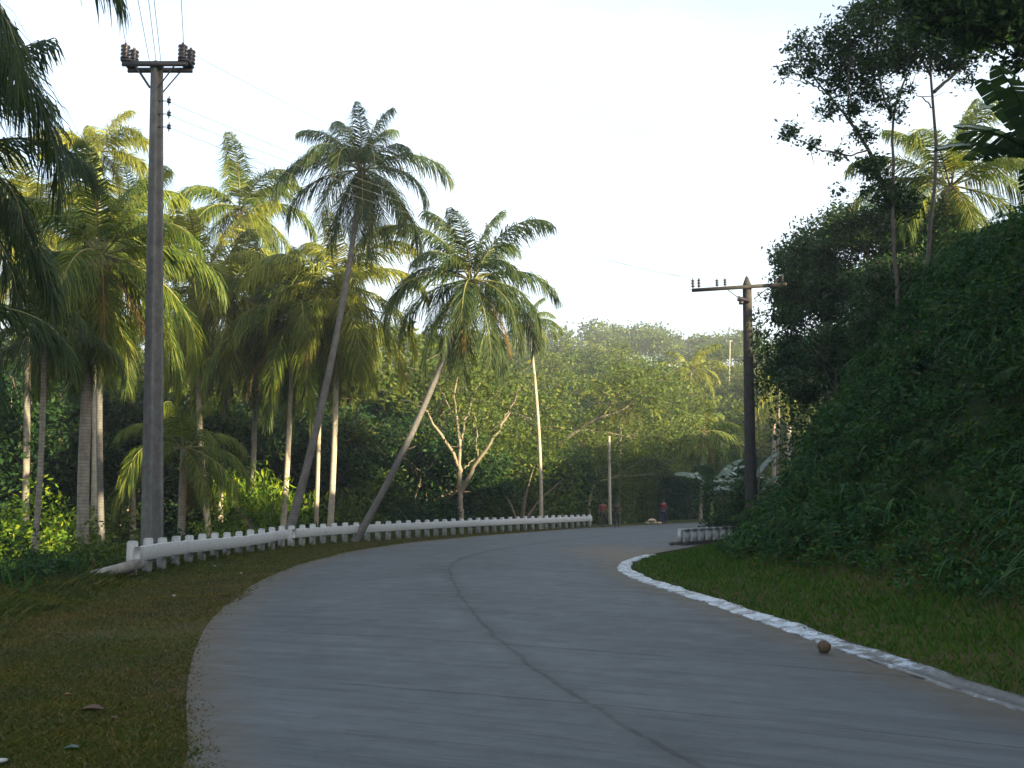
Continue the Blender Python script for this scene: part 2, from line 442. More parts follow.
def height(X, Y):
    X = np.asarray(X, float).ravel(); Y = np.asarray(Y, float).ravel()
    P = np.stack([X, Y], 1)
    dr = signed(P, Rr); dl = -signed(P, Lr)
    hr = .06 * sstep(dr, .5, 1.2) + .09 * np.clip(dr - 1.0, 0, 2.5) + 7.6 * sstep(dr, 2.4, 9.8) + .1 * np.clip(dr - 9, 0, 40)
    hr += 8.5 * np.exp(-((X - 58) ** 2 + (Y - 52) ** 2) / (2 * 15 ** 2)) * sstep(dr, 4, 14)  # unseen ridge off to the right, shaped to shade the far slope's foot
    hr += .35 * wob(X, Y) * sstep(dr, 2.5, 6)
    hr *= 1 - .93 * sstep(Y, 55, 95) * sstep(-dr, -22, 2)
    hl = -1.5 * sstep(dl, 3.6, 9) * (1 - sstep(Y, 60, 100)) + .18 * wob(X, Y) * sstep(dl, 3.2, 6)
    h = np.where(dr > 0, hr, np.where(dl > 0, hl, 0))
    off = np.where(dr > 0, sstep(dr, 3, 12), sstep(dl, 2, 14))
    h = h + off * (16 * sstep(Y + .15 * X, 110, 190) + 26 * sstep(Y - .1 * X, 190, 300) + 1.2 * wob(X, Y, .12) * sstep(Y, 90, 140))
    road = (dr <= .05) & (dl <= -.25)
    h = np.where(road, -.03, h)
    return h
def H(x, y): return float(height([x], [y])[0])

# ------------------------------------------------------------------ the setting
xs = np.unique(np.concatenate([np.linspace(-700, -40, 34), np.linspace(-40, -12, 29), np.linspace(-12, 16, 113), np.linspace(16, 50, 50), np.linspace(50, 700, 40)]))
ys = np.unique(np.concatenate([np.linspace(-120, -10, 23), np.linspace(-10, 4, 15), np.linspace(4, 50, 150), np.linspace(50, 110, 70), np.linspace(110, 330, 60), np.linspace(330, 1500, 30)]))
gx, gy = np.meshgrid(xs, ys)
gz = height(gx, gy)
g = MB(); nx_, ny_ = len(xs), len(ys)
i, j = np.meshgrid(np.arange(ny_ - 1), np.arange(nx_ - 1), indexing='ij')
g.add(np.stack([gx.ravel(), gy.ravel(), gz], 1), np.stack([i * nx_ + j, i * nx_ + j + 1, (i + 1) * nx_ + j + 1, (i + 1) * nx_ + j], -1).reshape(-1, 4))
tag(g.build('ground', M['ground'], smooth=True), kind='structure')

# road: strip between the two edges, with a UV across and along
mid = (Lr + Rr) / 2
sv = np.r_[0, np.cumsum(np.linalg.norm(np.diff(mid, axis=0), axis=1))]
K = 9; rd = MB(); V = []; UVs = []
rr = rng_(3)
for a in range(NR):
    for k in range(K):
        t = k / (K - 1); p = Lr[a] * (1 - t) + Rr[a] * t
        e = 0
        e = 0
        V.append([p[0] + e, p[1], .012 + .05 * (1 - (2 * t - 1) ** 2)]); UVs.append((t, sv[a]))
i, j = np.meshgrid(np.arange(NR - 1), np.arange(K - 1), indexing='ij')
rd.add(V, np.stack([i * K + j, i * K + j + 1, (i + 1) * K + j + 1, (i + 1) * K + j], -1).reshape(-1, 4))
road = tag(rd.build('road', M['road'], smooth=True), kind='structure')
uvl = road.data.uv_layers.new(name='UVMap')
li = np.zeros(len(road.data.loops), np.int32); road.data.loops.foreach_get('vertex_index', li)
uvl.data.foreach_set('uv', np.array(UVs, np.float32)[li].ravel())

# whitewashed drain kerb along the inner edge (from behind the camera to the drain mouth)
kb = MB()
sel = [q for q in range(NR) if Rr[q][1] > -12 and Rr[q][1] < 30.6]
T = np.gradient(Rr, axis=0); T /= np.linalg.norm(T, axis=1)[:, None]
Nn = np.stack([T[:, 1], -T[:, 0]], 1)
rg = rng_(12)
prof = [(-.03, .0), (-.02, .018), (.03, .022), (.08, .018), (.13, .02), (.18, .028), (.22, .04), (.27, .04), (.30, .0)]
V = []
for q in np.repeat(sel, 3)[:-2]: pass
Rk = resample(Rr[sel], 420); Tk = np.gradient(Rk, axis=0); Tk /= np.linalg.norm(Tk, axis=1)[:, None]; Nk = np.stack([Tk[:, 1], -Tk[:, 0]], 1)
for a in range(420):
    wj = .03 * math.sin(a * .21) + .02 * math.sin(a * .57)
    for (o, z) in prof:
        e = rg.normal() * .012
        p = Rk[a] + Nk[a] * (o + (wj if o > .1 else wj * .3) + e)
        V.append([p[0], p[1], max(z + rg.normal() * .002 * (z > 0), 0) + .012])
k = len(prof); i, j = np.meshgrid(np.arange(419), np.arange(k - 1), indexing='ij')
kb.add(V, np.stack([i * k + j, i * k + j + 1, (i + 1) * k + j + 1, (i + 1) * k + j], -1).reshape(-1, 4))
tag(kb.build('drain_kerb', M['kerb'], smooth=True), 'curving strip of worn whitewashed drain kerb along the foot of the bank', 'kerb')

# ------------------------------------------------------------------ guard rails
def guard_rail(P, n, label, hgt=.80, end_dip=False, wav=0, side=1, seed=1, parent_name='guard_rail'):
    rg = rng_(seed); P = resample([(*p, 0) for p in P], n)[:, :2]
    root = empty(parent_name, (P[0][0], P[0][1], 0))
    tag(root, label, 'guard rail')
    org = np.array([P[0][0], P[0][1], 0])
    Tn = np.gradient(P, axis=0); Tn /= np.linalg.norm(Tn, axis=1)[:, None]; Nm = np.stack([Tn[:, 1], -Tn[:, 0]], 1)
    zs = []
    for q in range(n):
        zw = wav * (math.sin(q * .5 + 1) * .5 - .5) if wav else 0
        zs.append(zw)
        m = MB(); hh = hgt + zw * .6 + rg.normal() * .008
        big = 1.06 if q == 0 else 1
        a = math.atan2(Tn[q][1], Tn[q][0]) + rg.normal() * .03
        base = H(P[q][0], P[q][1]) - .25
        zt = hh
        m.box(np.array([P[q][0], P[q][1], (zt - .03 + base) / 2]) - org, (.09 * big, .085 * big, (zt - .03 - base) / 2), a, .97)
        m.box(np.array([P[q][0], P[q][1], zt - .015]) - org, (.085 * big, .08 * big, .014), a, .8)
        m.build('post', M['whitewash'], root)
    # rail on the road side, in front of the posts
    m = MB(); S = resample(np.c_[P, zs], n * 6); S[0, :2] -= Tn[0] * .12
    Ts = np.gradient(S[:, :2], axis=0); Ts /= np.linalg.norm(Ts, axis=1)[:, None]; Ns = np.stack([Ts[:, 1], -Ts[:, 0]], 1) * side
    V = []
    for a in range(len(S)):
        c = S[a, :2] + Ns[a] * .148
        zc = hgt - .275 + S[a, 2] + rg.normal() * .007
        for (o, z) in ((-.06, -.155), (.05, -.155), (.06, -.14), (.06, .14), (.05, .155), (-.06, .155)):
            V.append([c[0] + Ns[a][0] * o - org[0], c[1] + Ns[a][1] * o - org[1], zc + z])
    k = 6; i, j = np.meshgrid(np.arange(len(S) - 1), np.arange(k), indexing='ij')
    m.add(V, np.stack([i * k + j, i * k + (j + 1) % k, (i + 1) * k + (j + 1) % k, (i + 1) * k + j], -1).reshape(-1, 4))
    e = len(S) - 1
    m.F[4].append(np.array([[0, 1, 4, 5], [1, 2, 3, 4], [e * k, e * k + 5, e * k + 4, e * k + 1], [e * k + 1, e * k + 4, e * k + 3, e * k + 2]]))
    m.build('rail', M['whitewash'], root)
    return root
guard_rail([(-7.95, 21.2), (-8.15, 25), (-8.1, 29), (-7.75, 34.0)], 13, 'near whitewashed concrete guard rail with a sagging rail and square posts behind it', .80, wav=.07, seed=4)
guard_rail([(-7.62, 34.9), (-6.9, 38.5), (-5.0, 43.8), (-1.9, 51.6), (2.0, 59.3), (5.0, 65.2)], 36, 'far whitewashed concrete guard rail curving away round the outside of the bend', .80, seed=5)
# rail broken off and lying down the slope at the near end
m = MB(); m.box((0, 0, 0), (1.1, .08, .09), 0)
o = m.build('fallen_rail', M['conc_pale']); o.location = (-8.55, 20.5, .10); o.rotation_euler = (R(8), R(-13), R(36))
tag(o, 'broken pale concrete rail lying tilted in the weeds at the guard rail\'s near end', 'broken rail')

# culvert wall and its small white balustrade, inner side of the bend
cw = MB()
CP = resample([(6.2, 37.3, 0), (8.2, 40.2, 0), (10.6, 43.0, 0), (12.2, 44.6, 0)], 30)[:, :2]
Tn = np.gradient(CP, axis=0); Tn /= np.linalg.norm(Tn, axis=1)[:, None]
for a in range(0, 29):
    c = (CP[a] + CP[a + 1]) / 2; ang = math.atan2(Tn[a][1], Tn[a][0])
    cw.box((c[0] + .0, c[1], -.06), (np.linalg.norm(CP[a + 1] - CP[a]) / 2 + .004, .2, .19), ang)
tag(cw.build('culvert_wall', M['dark_stone']), 'low dark damp stone wall under the small white balustrade', 'low wall')
bal = empty('balustrade', (CP[0][0], CP[0][1], .13)); tag(bal, 'small white balustrade with stubby posts on the inner side of the bend', 'balustrade')
org = np.array([CP[0][0], CP[0][1], .13])
BP = resample(np.c_[CP, CP[:, 0] * 0], 15)[:, :2]
for a in range(15):
    m = MB(); m.box(np.array([BP[a][0], BP[a][1], .13 + .20]) - org, (.07, .07, .20), math.atan2(Tn[min(a * 2, 28)][1], Tn[min(a * 2, 28)][0]))
    m.build('post', M['whitewash'], bal)
m = MB()
for a in range(14):
    c = (BP[a] + BP[a + 1]) / 2; dd = BP[a + 1] - BP[a]
    m.box(np.array([c[0], c[1], +.13 + .44]) - org, (np.linalg.norm(dd) / 2 + .02, .08, .05), math.atan2(dd[1], dd[0]))
m.build('rail', M['whitewash'], bal)

# ------------------------------------------------------------------ leaves
def unit(v): return v / (np.linalg.norm(v, axis=-1, keepdims=True) + 1e-9)
def leafquads(P, size, rg, aspect=.42, hang=.35, flat=.5):
    """rhombic leaves: P centres; size scalar or array"""
    n = len(P); size = np.broadcast_to(size, (n,)) * rg.uniform(.65, 1.35, n)
    a = rg.normal(size=(n, 3)); a[:, 2] = a[:, 2] * .6 - hang; a = unit(a)
    nr = rg.normal(size=(n, 3)); nr[:, 2] = np.abs(nr[:, 2]) + flat
    b = unit(np.cross(a, nr))
    L = size[:, None]
    fold = unit(np.cross(b, a)) * L * .08
    return np.stack([P - a * L * .5, P + b * L * aspect * .5 - fold, P + a * L * .5, P - b * L * aspect * .5 - fold], 1)

# ------------------------------------------------------------------ palms
def frond_geo(mb, rib, base, az, e0, droop, L, rg, N=56, lw=.055, ll=.24, hangf=1.0, twist=0.0, plume=0.0):
    n = 18; s = np.linspace(0, 1, n)
    th = e0 - droop * (.35 * s + .65 * s ** 2.0)
    azs = az + twist * s
    D = np.stack([np.cos(th) * np.cos(azs), np.cos(th) * np.sin(azs), np.sin(th)], 1)
    P = base + np.vstack([np.zeros(3), np.cumsum((D[:-1] + D[1:]) / 2 * (L / (n - 1)), axis=0)])
    rib.tube(P, np.linspace(.045, .008, n) * L / 4.5, 4, False)
    for sd in (-1, 1):
        t = np.linspace(.13, .995, N) + rg.normal(size=N) * .004
        t = np.clip(t, 0, 1)
        p0 = np.stack([np.interp(t, s, P[:, k]) for k in range(3)], 1)
        d = unit(np.stack([np.interp(t, s, D[:, k]) for k in range(3)], 1))
        side = unit(np.stack([-np.sin(az + twist * t), np.cos(az + twist * t), np.zeros(N)], 1)) * sd
        up = np.cross(d, side) * sd
        prof = np.sin(np.pi * (.10 + .80 * t)) ** .7
        l = L * ll * prof * rg.uniform(.82, 1.12, N)
        spr = rg.normal(size=N) * .2 + plume * rg.normal(size=N)
        d0 = unit(side * (.80 - .30 * t[:, None]) + d * (.50 + .6 * t[:, None]) + up * (.05 + spr[:, None]))
        g = np.array([0, 0, -1.0])
        hf = hangf * (.8 + .9 * t[:, None]) * rg.uniform(.7, 1.3, N)[:, None]
        q1 = p0 + d0 * l[:, None] * .5 + g * (l[:, None] * .17 * hf)
        d1 = unit(d0 * (1 - .35 * np.clip(hf, 0, 2)) + g * .72 * hf)
        q2 = q1 + d1 * l[:, None] * .52
        wv = unit(d + up * rg.normal(size=(N, 1)) * .35) * lw * L / 4.5
        mb.quadcloud(np.stack([p0 - wv * .4, p0 + wv * .4, q1 + wv * .55, q1 - wv * .55], 1))
        mb.quadcloud(np.stack([q1 - wv * .55, q1 + wv * .55, q2 + wv * .08, q2 - wv * .08], 1))

def trunk_path(base, top, sag, n=22):
    t = np.linspace(0, 1, n)[:, None]
    P = base * (1 - t) + top * t
    ctrl = np.asarray(sag) * (4 * t * (1 - t))
    return P + ctrl

def palm(label, base, crown, L=4.4, seed=0, nf=24, mat='palm', trunk='palm_trunk', r=(.19, .11), sag=(0, 0, 0), emax=85, emin=-50, droop=(60, 105), dead=2, nuts=True, group=None, N=118, ll=.30, lw=.044, plume=0, hangf=1.0, name='coconut_palm', cat='palm tree', skip=None, wind=0.0, shaft=False):
    rg = rng_(seed)
    base = np.array(base, float); crown = np.array(crown, float)
    root = empty(name, tuple(base)); tag(root, label, cat, group)
    c = crown - base
    m = MB(); P = trunk_path(np.array([0, 0, -.4]), c, np.array(sag))
    tt = np.linspace(0, 1, len(P)); rad = r[1] + (r[0] - r[1]) * (1 - tt) ** 1.3 + .12 * np.exp(-tt * 22) * (r[0] / .19)
    m.tube(P, rad, 10); m.build('trunk', M[trunk], root, True)
    if shaft:
        m = MB(); a = P[-1]; m.tube(np.array([a + [0, 0, z] for z in (-.25, .1, .6, 1.1, 1.5)]), [.12, .19, .17, .12, .06], 10); m.build('crownshaft', M['crownshaft'], root, True)
        c = c + np.array([0, 0, 1.3])
    m = MB(); rb = MB()
    for q in range(nf):
        f = q / (nf - 1)
        az = q * 2.39996 + rg.normal() * .12
        e0 = R(min(88, emax + (emin - emax) * f ** .9 + rg.normal() * 9))
        if skip and skip(az % 6.283, f): continue
        dr = R(droop[0] + (droop[1] - droop[0]) * math.sin(math.pi * min(1, f * .95 + .05)) + rg.normal() * 6)
        if e0 - dr < R(-92): dr = e0 + R(90) + R(rg.uniform(0, 5))
        Lf = L * (.80 + .25 * math.sin(math.pi * (.15 + .7 * f))) * rg.uniform(.80, 1.12)
        frond_geo(m, rb, c + np.array([math.cos(az), math.sin(az), 0]) * .1, az, e0, dr, Lf, rg, N, lw, ll, hangf, wind + rg.normal() * .22, plume)
    m.build('crown', M[mat], root); rb.build('frond_stalks', M['rachis'], root)
    if dead:
        m = MB()
        for q in range(dead):
            az = rg.uniform(0, 6.28)
            frond_geo(m, m, c - [0, 0, .15], az, R(-45), R(42), L * .85, rg, 34, lw * .8, .16, 1.6)
        m.build('dead_fronds', M['dead'], root)
    if nuts:
        m = MB()
        for q in range(9):
            az = rg.uniform(0, 6.28); rr_ = rg.uniform(.2, .38)
            m.blob(c + [math.cos(az) * rr_, math.sin(az) * rr_, -.25 - rg.uniform(0, .35)], .13, rg, 8, .02, (1, 1, 1.2))
        m.build('coconuts', M['nut'], root, True)
    return root

def gpt(px, D, dz=0):
    p = at(px, 520, D); return np.array([p[0], p[1], H(p[0], p[1]) + dz])

PG = 'coconut palms beside the bend'
palm('tallest palm leaning right behind the guard rails, crown dark against the sky', gpt(283, 38), at(362, 170, 40), 4.0, 11, 28, 'palm_dark', trunk='palm_trunk_shaded', r=(.17, .10), sag=(.35, 0, 0), emin=-62, dead=0, droop=(32, 112), group=PG)
palm('grey-trunked palm slanting strongly right with a shaggy crown beside the forked tree', gpt(349, 40), at(472, 280, 42), 4.4, 12, 29, 'palm_dark', trunk='palm_trunk_shaded', r=(.15, .11), sag=(.25, 0, -.3), emin=-66, dead=2, droop=(32, 108), group=PG)
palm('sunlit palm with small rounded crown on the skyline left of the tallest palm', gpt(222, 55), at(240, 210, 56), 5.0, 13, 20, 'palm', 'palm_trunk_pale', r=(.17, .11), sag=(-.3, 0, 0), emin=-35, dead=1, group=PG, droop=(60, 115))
palm('large palm with upright yellow-lit fronds just right of the near concrete pole', gpt(216, 49), at(200, 288, 50), 6.2, 14, 27, 'palm_sunlit', 'palm_trunk_pale', r=(.16, .12), sag=(-.35, 0, 0), emin=-72, dead=3, group=PG, droop=(60, 110))
palm('palm with a straight banded pale trunk right of the leaning tall trunk', gpt(329, 47.5), at(337, 285, 48), 5.4, 15, 24, 'palm_sunlit', 'palm_trunk_pale', r=(.16, .11), sag=(.12, 0, 0), emin=-70, dead=4, group=PG, droop=(60, 110))
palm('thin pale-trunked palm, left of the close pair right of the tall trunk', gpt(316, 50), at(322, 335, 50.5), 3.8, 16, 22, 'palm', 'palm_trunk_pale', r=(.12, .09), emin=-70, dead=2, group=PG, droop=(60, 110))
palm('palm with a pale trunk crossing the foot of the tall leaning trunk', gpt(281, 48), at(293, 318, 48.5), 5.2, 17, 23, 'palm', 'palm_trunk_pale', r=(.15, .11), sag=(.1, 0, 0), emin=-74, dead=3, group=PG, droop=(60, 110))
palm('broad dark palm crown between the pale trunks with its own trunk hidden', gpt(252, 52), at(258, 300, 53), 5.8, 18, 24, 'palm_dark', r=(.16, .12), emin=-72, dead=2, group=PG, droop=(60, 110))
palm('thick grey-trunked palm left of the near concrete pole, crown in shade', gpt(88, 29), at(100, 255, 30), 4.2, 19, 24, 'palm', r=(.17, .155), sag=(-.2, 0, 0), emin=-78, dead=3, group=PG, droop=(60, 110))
palm('thinner grey palm trunk standing just behind the thick one', gpt(108, 35), at(101, 285, 36), 3.8, 20, 24, 'palm', trunk='palm_trunk_shaded', r=(.12, .10), sag=(-.1, 0, 0), emin=-76, dead=2, group=PG, droop=(60, 110))
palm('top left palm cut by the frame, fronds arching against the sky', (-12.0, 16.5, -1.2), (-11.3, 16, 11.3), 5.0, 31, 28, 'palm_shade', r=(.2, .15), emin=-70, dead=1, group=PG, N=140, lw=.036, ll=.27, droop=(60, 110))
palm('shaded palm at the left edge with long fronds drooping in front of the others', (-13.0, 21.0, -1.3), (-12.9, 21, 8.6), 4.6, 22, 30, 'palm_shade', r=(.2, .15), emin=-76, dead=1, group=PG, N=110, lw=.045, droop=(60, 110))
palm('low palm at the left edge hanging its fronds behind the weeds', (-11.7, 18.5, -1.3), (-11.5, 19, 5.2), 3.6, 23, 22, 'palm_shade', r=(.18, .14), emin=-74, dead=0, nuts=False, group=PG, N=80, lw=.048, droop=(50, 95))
palm('royal palm with a plumy sunlit crown on a smooth stem, top left', gpt(98, 46, 0), at(98, 178, 46), 3.0, 24, 15, 'palm_sunlit', 'palm_trunk_pale', r=(.22, .13), emax=82, emin=-12, dead=0, nuts=False, droop=(70, 110), plume=.5, shaft=True, name='royal_palm', ll=.26, hangf=.9, lw=.06)
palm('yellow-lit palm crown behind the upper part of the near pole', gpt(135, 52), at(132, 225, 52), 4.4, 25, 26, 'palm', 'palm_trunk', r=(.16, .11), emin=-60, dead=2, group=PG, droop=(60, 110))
palm('palm seen behind the left edge fronds with lit frond tips', gpt(28, 44), at(30, 225, 44), 4.6, 26, 26, 'palm_sunlit', r=(.16, .12), emin=-70, dead=2, group=PG, droop=(60, 110))
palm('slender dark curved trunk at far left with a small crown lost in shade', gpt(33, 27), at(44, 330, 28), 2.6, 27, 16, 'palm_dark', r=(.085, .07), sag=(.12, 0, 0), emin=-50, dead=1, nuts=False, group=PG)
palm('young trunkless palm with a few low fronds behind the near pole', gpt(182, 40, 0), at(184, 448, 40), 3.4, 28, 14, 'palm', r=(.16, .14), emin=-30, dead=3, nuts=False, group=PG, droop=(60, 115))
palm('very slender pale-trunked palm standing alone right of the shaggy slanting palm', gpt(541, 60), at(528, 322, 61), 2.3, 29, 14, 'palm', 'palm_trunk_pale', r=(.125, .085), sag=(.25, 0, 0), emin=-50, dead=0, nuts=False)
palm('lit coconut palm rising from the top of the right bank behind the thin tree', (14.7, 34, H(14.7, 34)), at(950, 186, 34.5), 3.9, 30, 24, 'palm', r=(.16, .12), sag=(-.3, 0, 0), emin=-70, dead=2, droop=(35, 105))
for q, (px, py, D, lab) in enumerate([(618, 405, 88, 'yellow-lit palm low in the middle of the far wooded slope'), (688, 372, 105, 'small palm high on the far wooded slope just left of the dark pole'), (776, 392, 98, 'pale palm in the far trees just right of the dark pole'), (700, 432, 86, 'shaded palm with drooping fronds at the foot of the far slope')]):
    b = gpt(px, D); palm(lab, b, at(px + 3, py, D), 4.2, 60 + q, 18, 'palm_sunlit' if q != 3 else 'palm', r=(.16, .12), N=26, lw=.12, emin=-50, dead=1, nuts=False)

# ------------------------------------------------------------------ broadleaf trees
def branch_tree(rg, h, spread, levels=4, kids=(3, 4), r0=.18, lean=(0, 0), up=.55, start=.35, crown_flat=1.0, jit=.35):
    """returns tube list [(P, r)] and tips (points of the last two levels)"""
    tubes = []; tips = []
    def grow(p, d, L, r, lev):
        n = 5; P = [p]; q = p.copy(); dd = d.copy()
        for a in range(n):
            dd = unit(dd + rg.normal(size=3) * jit * .35 + np.array([0, 0, .06 * up])); q = q + dd * L / n; P.append(q.copy())
        P = np.array(P); r1 = r * (.62 if lev else .7)
        tubes.append((P, np.linspace(r, r1, n + 1)))
        if lev >= levels: tips.extend(P[2:]); return
        if lev == levels - 1: tips.extend(P[3:])
        k = rg.integers(kids[0], kids[1] + 1); a0 = rg.uniform(0, 6.28)
        for c in range(k):
            ang = a0 + c * 6.283 / k + rg.normal() * .3
            tilt = rg.uniform(.45, .95) * spread
            ref = np.array([math.cos(ang), math.sin(ang), 0]); ref = unit(ref - d * (ref @ d))
            nd = unit(dd * math.cos(tilt) + ref * math.sin(tilt) + np.array([0, 0, .12 * up]))
            nd[2] *= crown_flat; nd = unit(nd)
            st = P[-1] if c < 2 or lev == 0 else P[rg.integers(3, n + 1)]
            grow(st, nd, L * rg.uniform(.6, .85), r1 * rg.uniform(.6, .85), lev + 1)
    d = unit(np.array([lean[0], lean[1], 1.0]))
    grow(np.array([0, 0, -.3]), d, h * start, r0, 0)
    return tubes, np.array(tips)

def tree_mesh(seed, h, spread=.9, nleaf=6000, leaf=.3, puff=.5, levels=4, r0=.18, leafm='leaf', barkm='bark', start=.35, up=.5, flat=1.0, kids=(3, 4), aspect=.45, lean=(0, 0), skirt=0, rmax=None):
    rg = rng_(seed); tubes, tips = branch_tree(rg, h, spread, levels, kids, r0, lean, up, start, flat)
    s = h / max(tips[:, 2].max() + puff, .1)
    s = np.array([s, s, s])
    if rmax:
        rad_ = np.percentile(np.linalg.norm(tips[:, :2], axis=1), 95) * s[0]; s[:2] *= max(.35, (rmax - puff) / rad_)
    tips = tips * s
    tm = MB()
    for P, r in tubes: tm.tube(P * s, np.maximum(r, .012), 6 if r[0] > .05 else 4, False)
    k = rg.integers(0, len(tips), nleaf)
    # clumps: some tips carry more leaves than others
    wgt = rg.uniform(0.05, 1, len(tips)) ** 1.6; k = rg.choice(len(tips), nleaf, p=wgt / wgt.sum())
    off = unit(rg.normal(size=(nleaf, 3))) * (rg.uniform(0, 1, (nleaf, 1)) ** .45) * puff * np.array([1, 1, .6])
    Pl = tips[k] + off
    if skirt:
        ns = int(nleaf * skirt); a = rg.uniform(0, 6.28, ns); rr_ = np.sqrt(rg.uniform(0, 1, ns)) * h * .38
        z = rg.uniform(0, .55, ns) * h; rr_ = rr_ * ((rmax or h * .45) / (h * .45)); P2 = np.stack([np.cos(a) * rr_, np.sin(a) * rr_, z], 1)
        Pl = np.vstack([Pl, P2])
    lm = MB(); lm.quadcloud(leafquads(Pl, leaf, rg, aspect))
    return tm.mesh('trunk', M[barkm], True), lm.mesh('crown', M[leafm])

def place_tree(meshes, label, loc, scale=1, rz=0, group=None, name='tree', cat='tree', sz=None, tilt=(0, 0)):
    root = empty(name, tuple(loc), rz); root.scale = (scale, scale, sz or scale); root.rotation_euler = (tilt[0], tilt[1], rz)
    tag(root, label, cat, group)
    part(meshes[0], 'trunk', root); part(meshes[1], 'crown', root); return root

# forked, bare-limbed tree beside the slanting palm
rg = rng_(77)
fb = gpt(461, 57); fr = empty('forked_tree', tuple(fb)); tag(fr, 'forked tree with bare sunlit limbs spreading in a fan above the far guard rail', 'tree')
m = MB(); lp = []
def limb(pts, r0, r1, D=57):
    P = np.array([at(x, y, D + dz) - fb for x, y, dz in pts]); P = resample(P, 14)
    P[2:-1] += rg.normal(size=(11, 3)) * .05
    m.tube(P, np.linspace(r0, r1, 14) * .78, 6, True); return P
limb([(461, 520, 0), (461, 490, 0), (459, 466, 0)], .22, .19)
for pts, r0, r1 in [(([(459, 468, 0), (447, 440, 0), (430, 420, -1), (425, 408, -1.2), (400, 400, -2)]), .15, .05),
                    ([(459, 468, 0), (460, 440, 0), (456, 415, .3), (454, 390, 0), (459, 365, 0)], .15, .05),
                    ([(460, 445, 0), (466, 425, 1), (470, 400, 1.5), (482, 380, 2)], .10, .04),
                    ([(461, 492, 0), (475, 465, -.5), (492, 440, -1), (510, 412, -1)], .17, .07),
                    ([(478, 458, -.6), (477, 430, -.6), (474, 413, -.5)], .06, .03),
                    ([(500, 425, -1), (512, 405, -1), (522, 385, -1.5)], .06, .03),
                    ([(458, 447, 0), (440, 446, .5), (420, 446, 1), (408, 449, 1)], .045, .02),
                    ([(455, 418, .3), (445, 400, 1), (437, 378, 1.5)], .06, .03),
                    ([(470, 400, 1.5), (485, 402, 1.5), (500, 392, 1)], .05, .02),
                    ([(456, 395, 0), (464, 380, -.6), (470, 362, -1)], .05, .02),
                    ([(462, 470, 0), (474, 460, .6), (488, 452, .8)], .05, .03)]:
    P = limb(pts, r0, r1); lp.append(P[7:])
m.build('trunk', M['bark_pale'], fr, True)
lp = np.vstack(lp); n = 2600
k = rg.integers(0, len(lp), n); P = lp[k] + unit(rg.normal(size=(n, 3))) * rg.uniform(0, 1, (n, 1)) ** .5 * np.array([1.5, 1.5, .9]) + [0, 0, .5]
m = MB(); m.quadcloud(leafquads(P, .22, rg, .45)); m.build('crown', M['leaf_olive'], fr)

# shared tree meshes
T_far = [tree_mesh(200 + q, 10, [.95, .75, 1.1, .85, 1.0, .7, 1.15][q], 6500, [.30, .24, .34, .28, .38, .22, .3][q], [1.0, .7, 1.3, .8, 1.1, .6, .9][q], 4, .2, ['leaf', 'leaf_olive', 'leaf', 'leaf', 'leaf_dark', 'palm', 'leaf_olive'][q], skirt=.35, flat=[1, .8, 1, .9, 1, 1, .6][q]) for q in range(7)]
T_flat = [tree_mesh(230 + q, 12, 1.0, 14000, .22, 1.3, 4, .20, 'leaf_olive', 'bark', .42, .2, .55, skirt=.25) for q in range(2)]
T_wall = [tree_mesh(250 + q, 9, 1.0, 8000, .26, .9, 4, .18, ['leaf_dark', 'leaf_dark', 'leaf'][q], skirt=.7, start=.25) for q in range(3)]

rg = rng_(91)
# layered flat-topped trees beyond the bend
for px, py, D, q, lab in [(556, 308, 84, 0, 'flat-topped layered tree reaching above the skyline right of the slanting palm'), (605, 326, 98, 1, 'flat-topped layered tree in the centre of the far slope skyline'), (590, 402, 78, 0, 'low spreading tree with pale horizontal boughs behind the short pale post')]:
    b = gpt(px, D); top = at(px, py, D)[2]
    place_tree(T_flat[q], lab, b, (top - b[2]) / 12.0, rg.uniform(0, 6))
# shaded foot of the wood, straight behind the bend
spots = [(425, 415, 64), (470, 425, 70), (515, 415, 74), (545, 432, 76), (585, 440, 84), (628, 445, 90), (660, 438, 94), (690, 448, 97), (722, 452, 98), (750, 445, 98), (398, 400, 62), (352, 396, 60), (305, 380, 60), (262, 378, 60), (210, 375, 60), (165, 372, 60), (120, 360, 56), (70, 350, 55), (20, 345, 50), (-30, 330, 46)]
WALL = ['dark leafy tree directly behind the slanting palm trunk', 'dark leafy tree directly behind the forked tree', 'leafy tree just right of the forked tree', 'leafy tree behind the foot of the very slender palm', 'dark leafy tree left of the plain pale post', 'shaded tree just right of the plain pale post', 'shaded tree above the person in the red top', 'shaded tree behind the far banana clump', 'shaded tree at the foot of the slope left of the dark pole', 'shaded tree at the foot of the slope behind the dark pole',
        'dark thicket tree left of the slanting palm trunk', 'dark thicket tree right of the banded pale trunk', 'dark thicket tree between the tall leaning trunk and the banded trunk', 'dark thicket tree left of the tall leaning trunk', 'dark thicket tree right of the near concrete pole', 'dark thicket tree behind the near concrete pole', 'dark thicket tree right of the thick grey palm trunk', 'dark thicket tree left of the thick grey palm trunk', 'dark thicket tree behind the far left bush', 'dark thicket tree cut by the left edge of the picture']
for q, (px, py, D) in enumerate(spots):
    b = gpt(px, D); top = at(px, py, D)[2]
    place_tree(T_wall[q % 3], WALL[q], b, (top - b[2]) / 9.0, rg.uniform(0, 6), 'dark trees at the foot of the slope' if px > 410 else 'thicket trees behind the palms', sz=(top - b[2]) / 9.0)
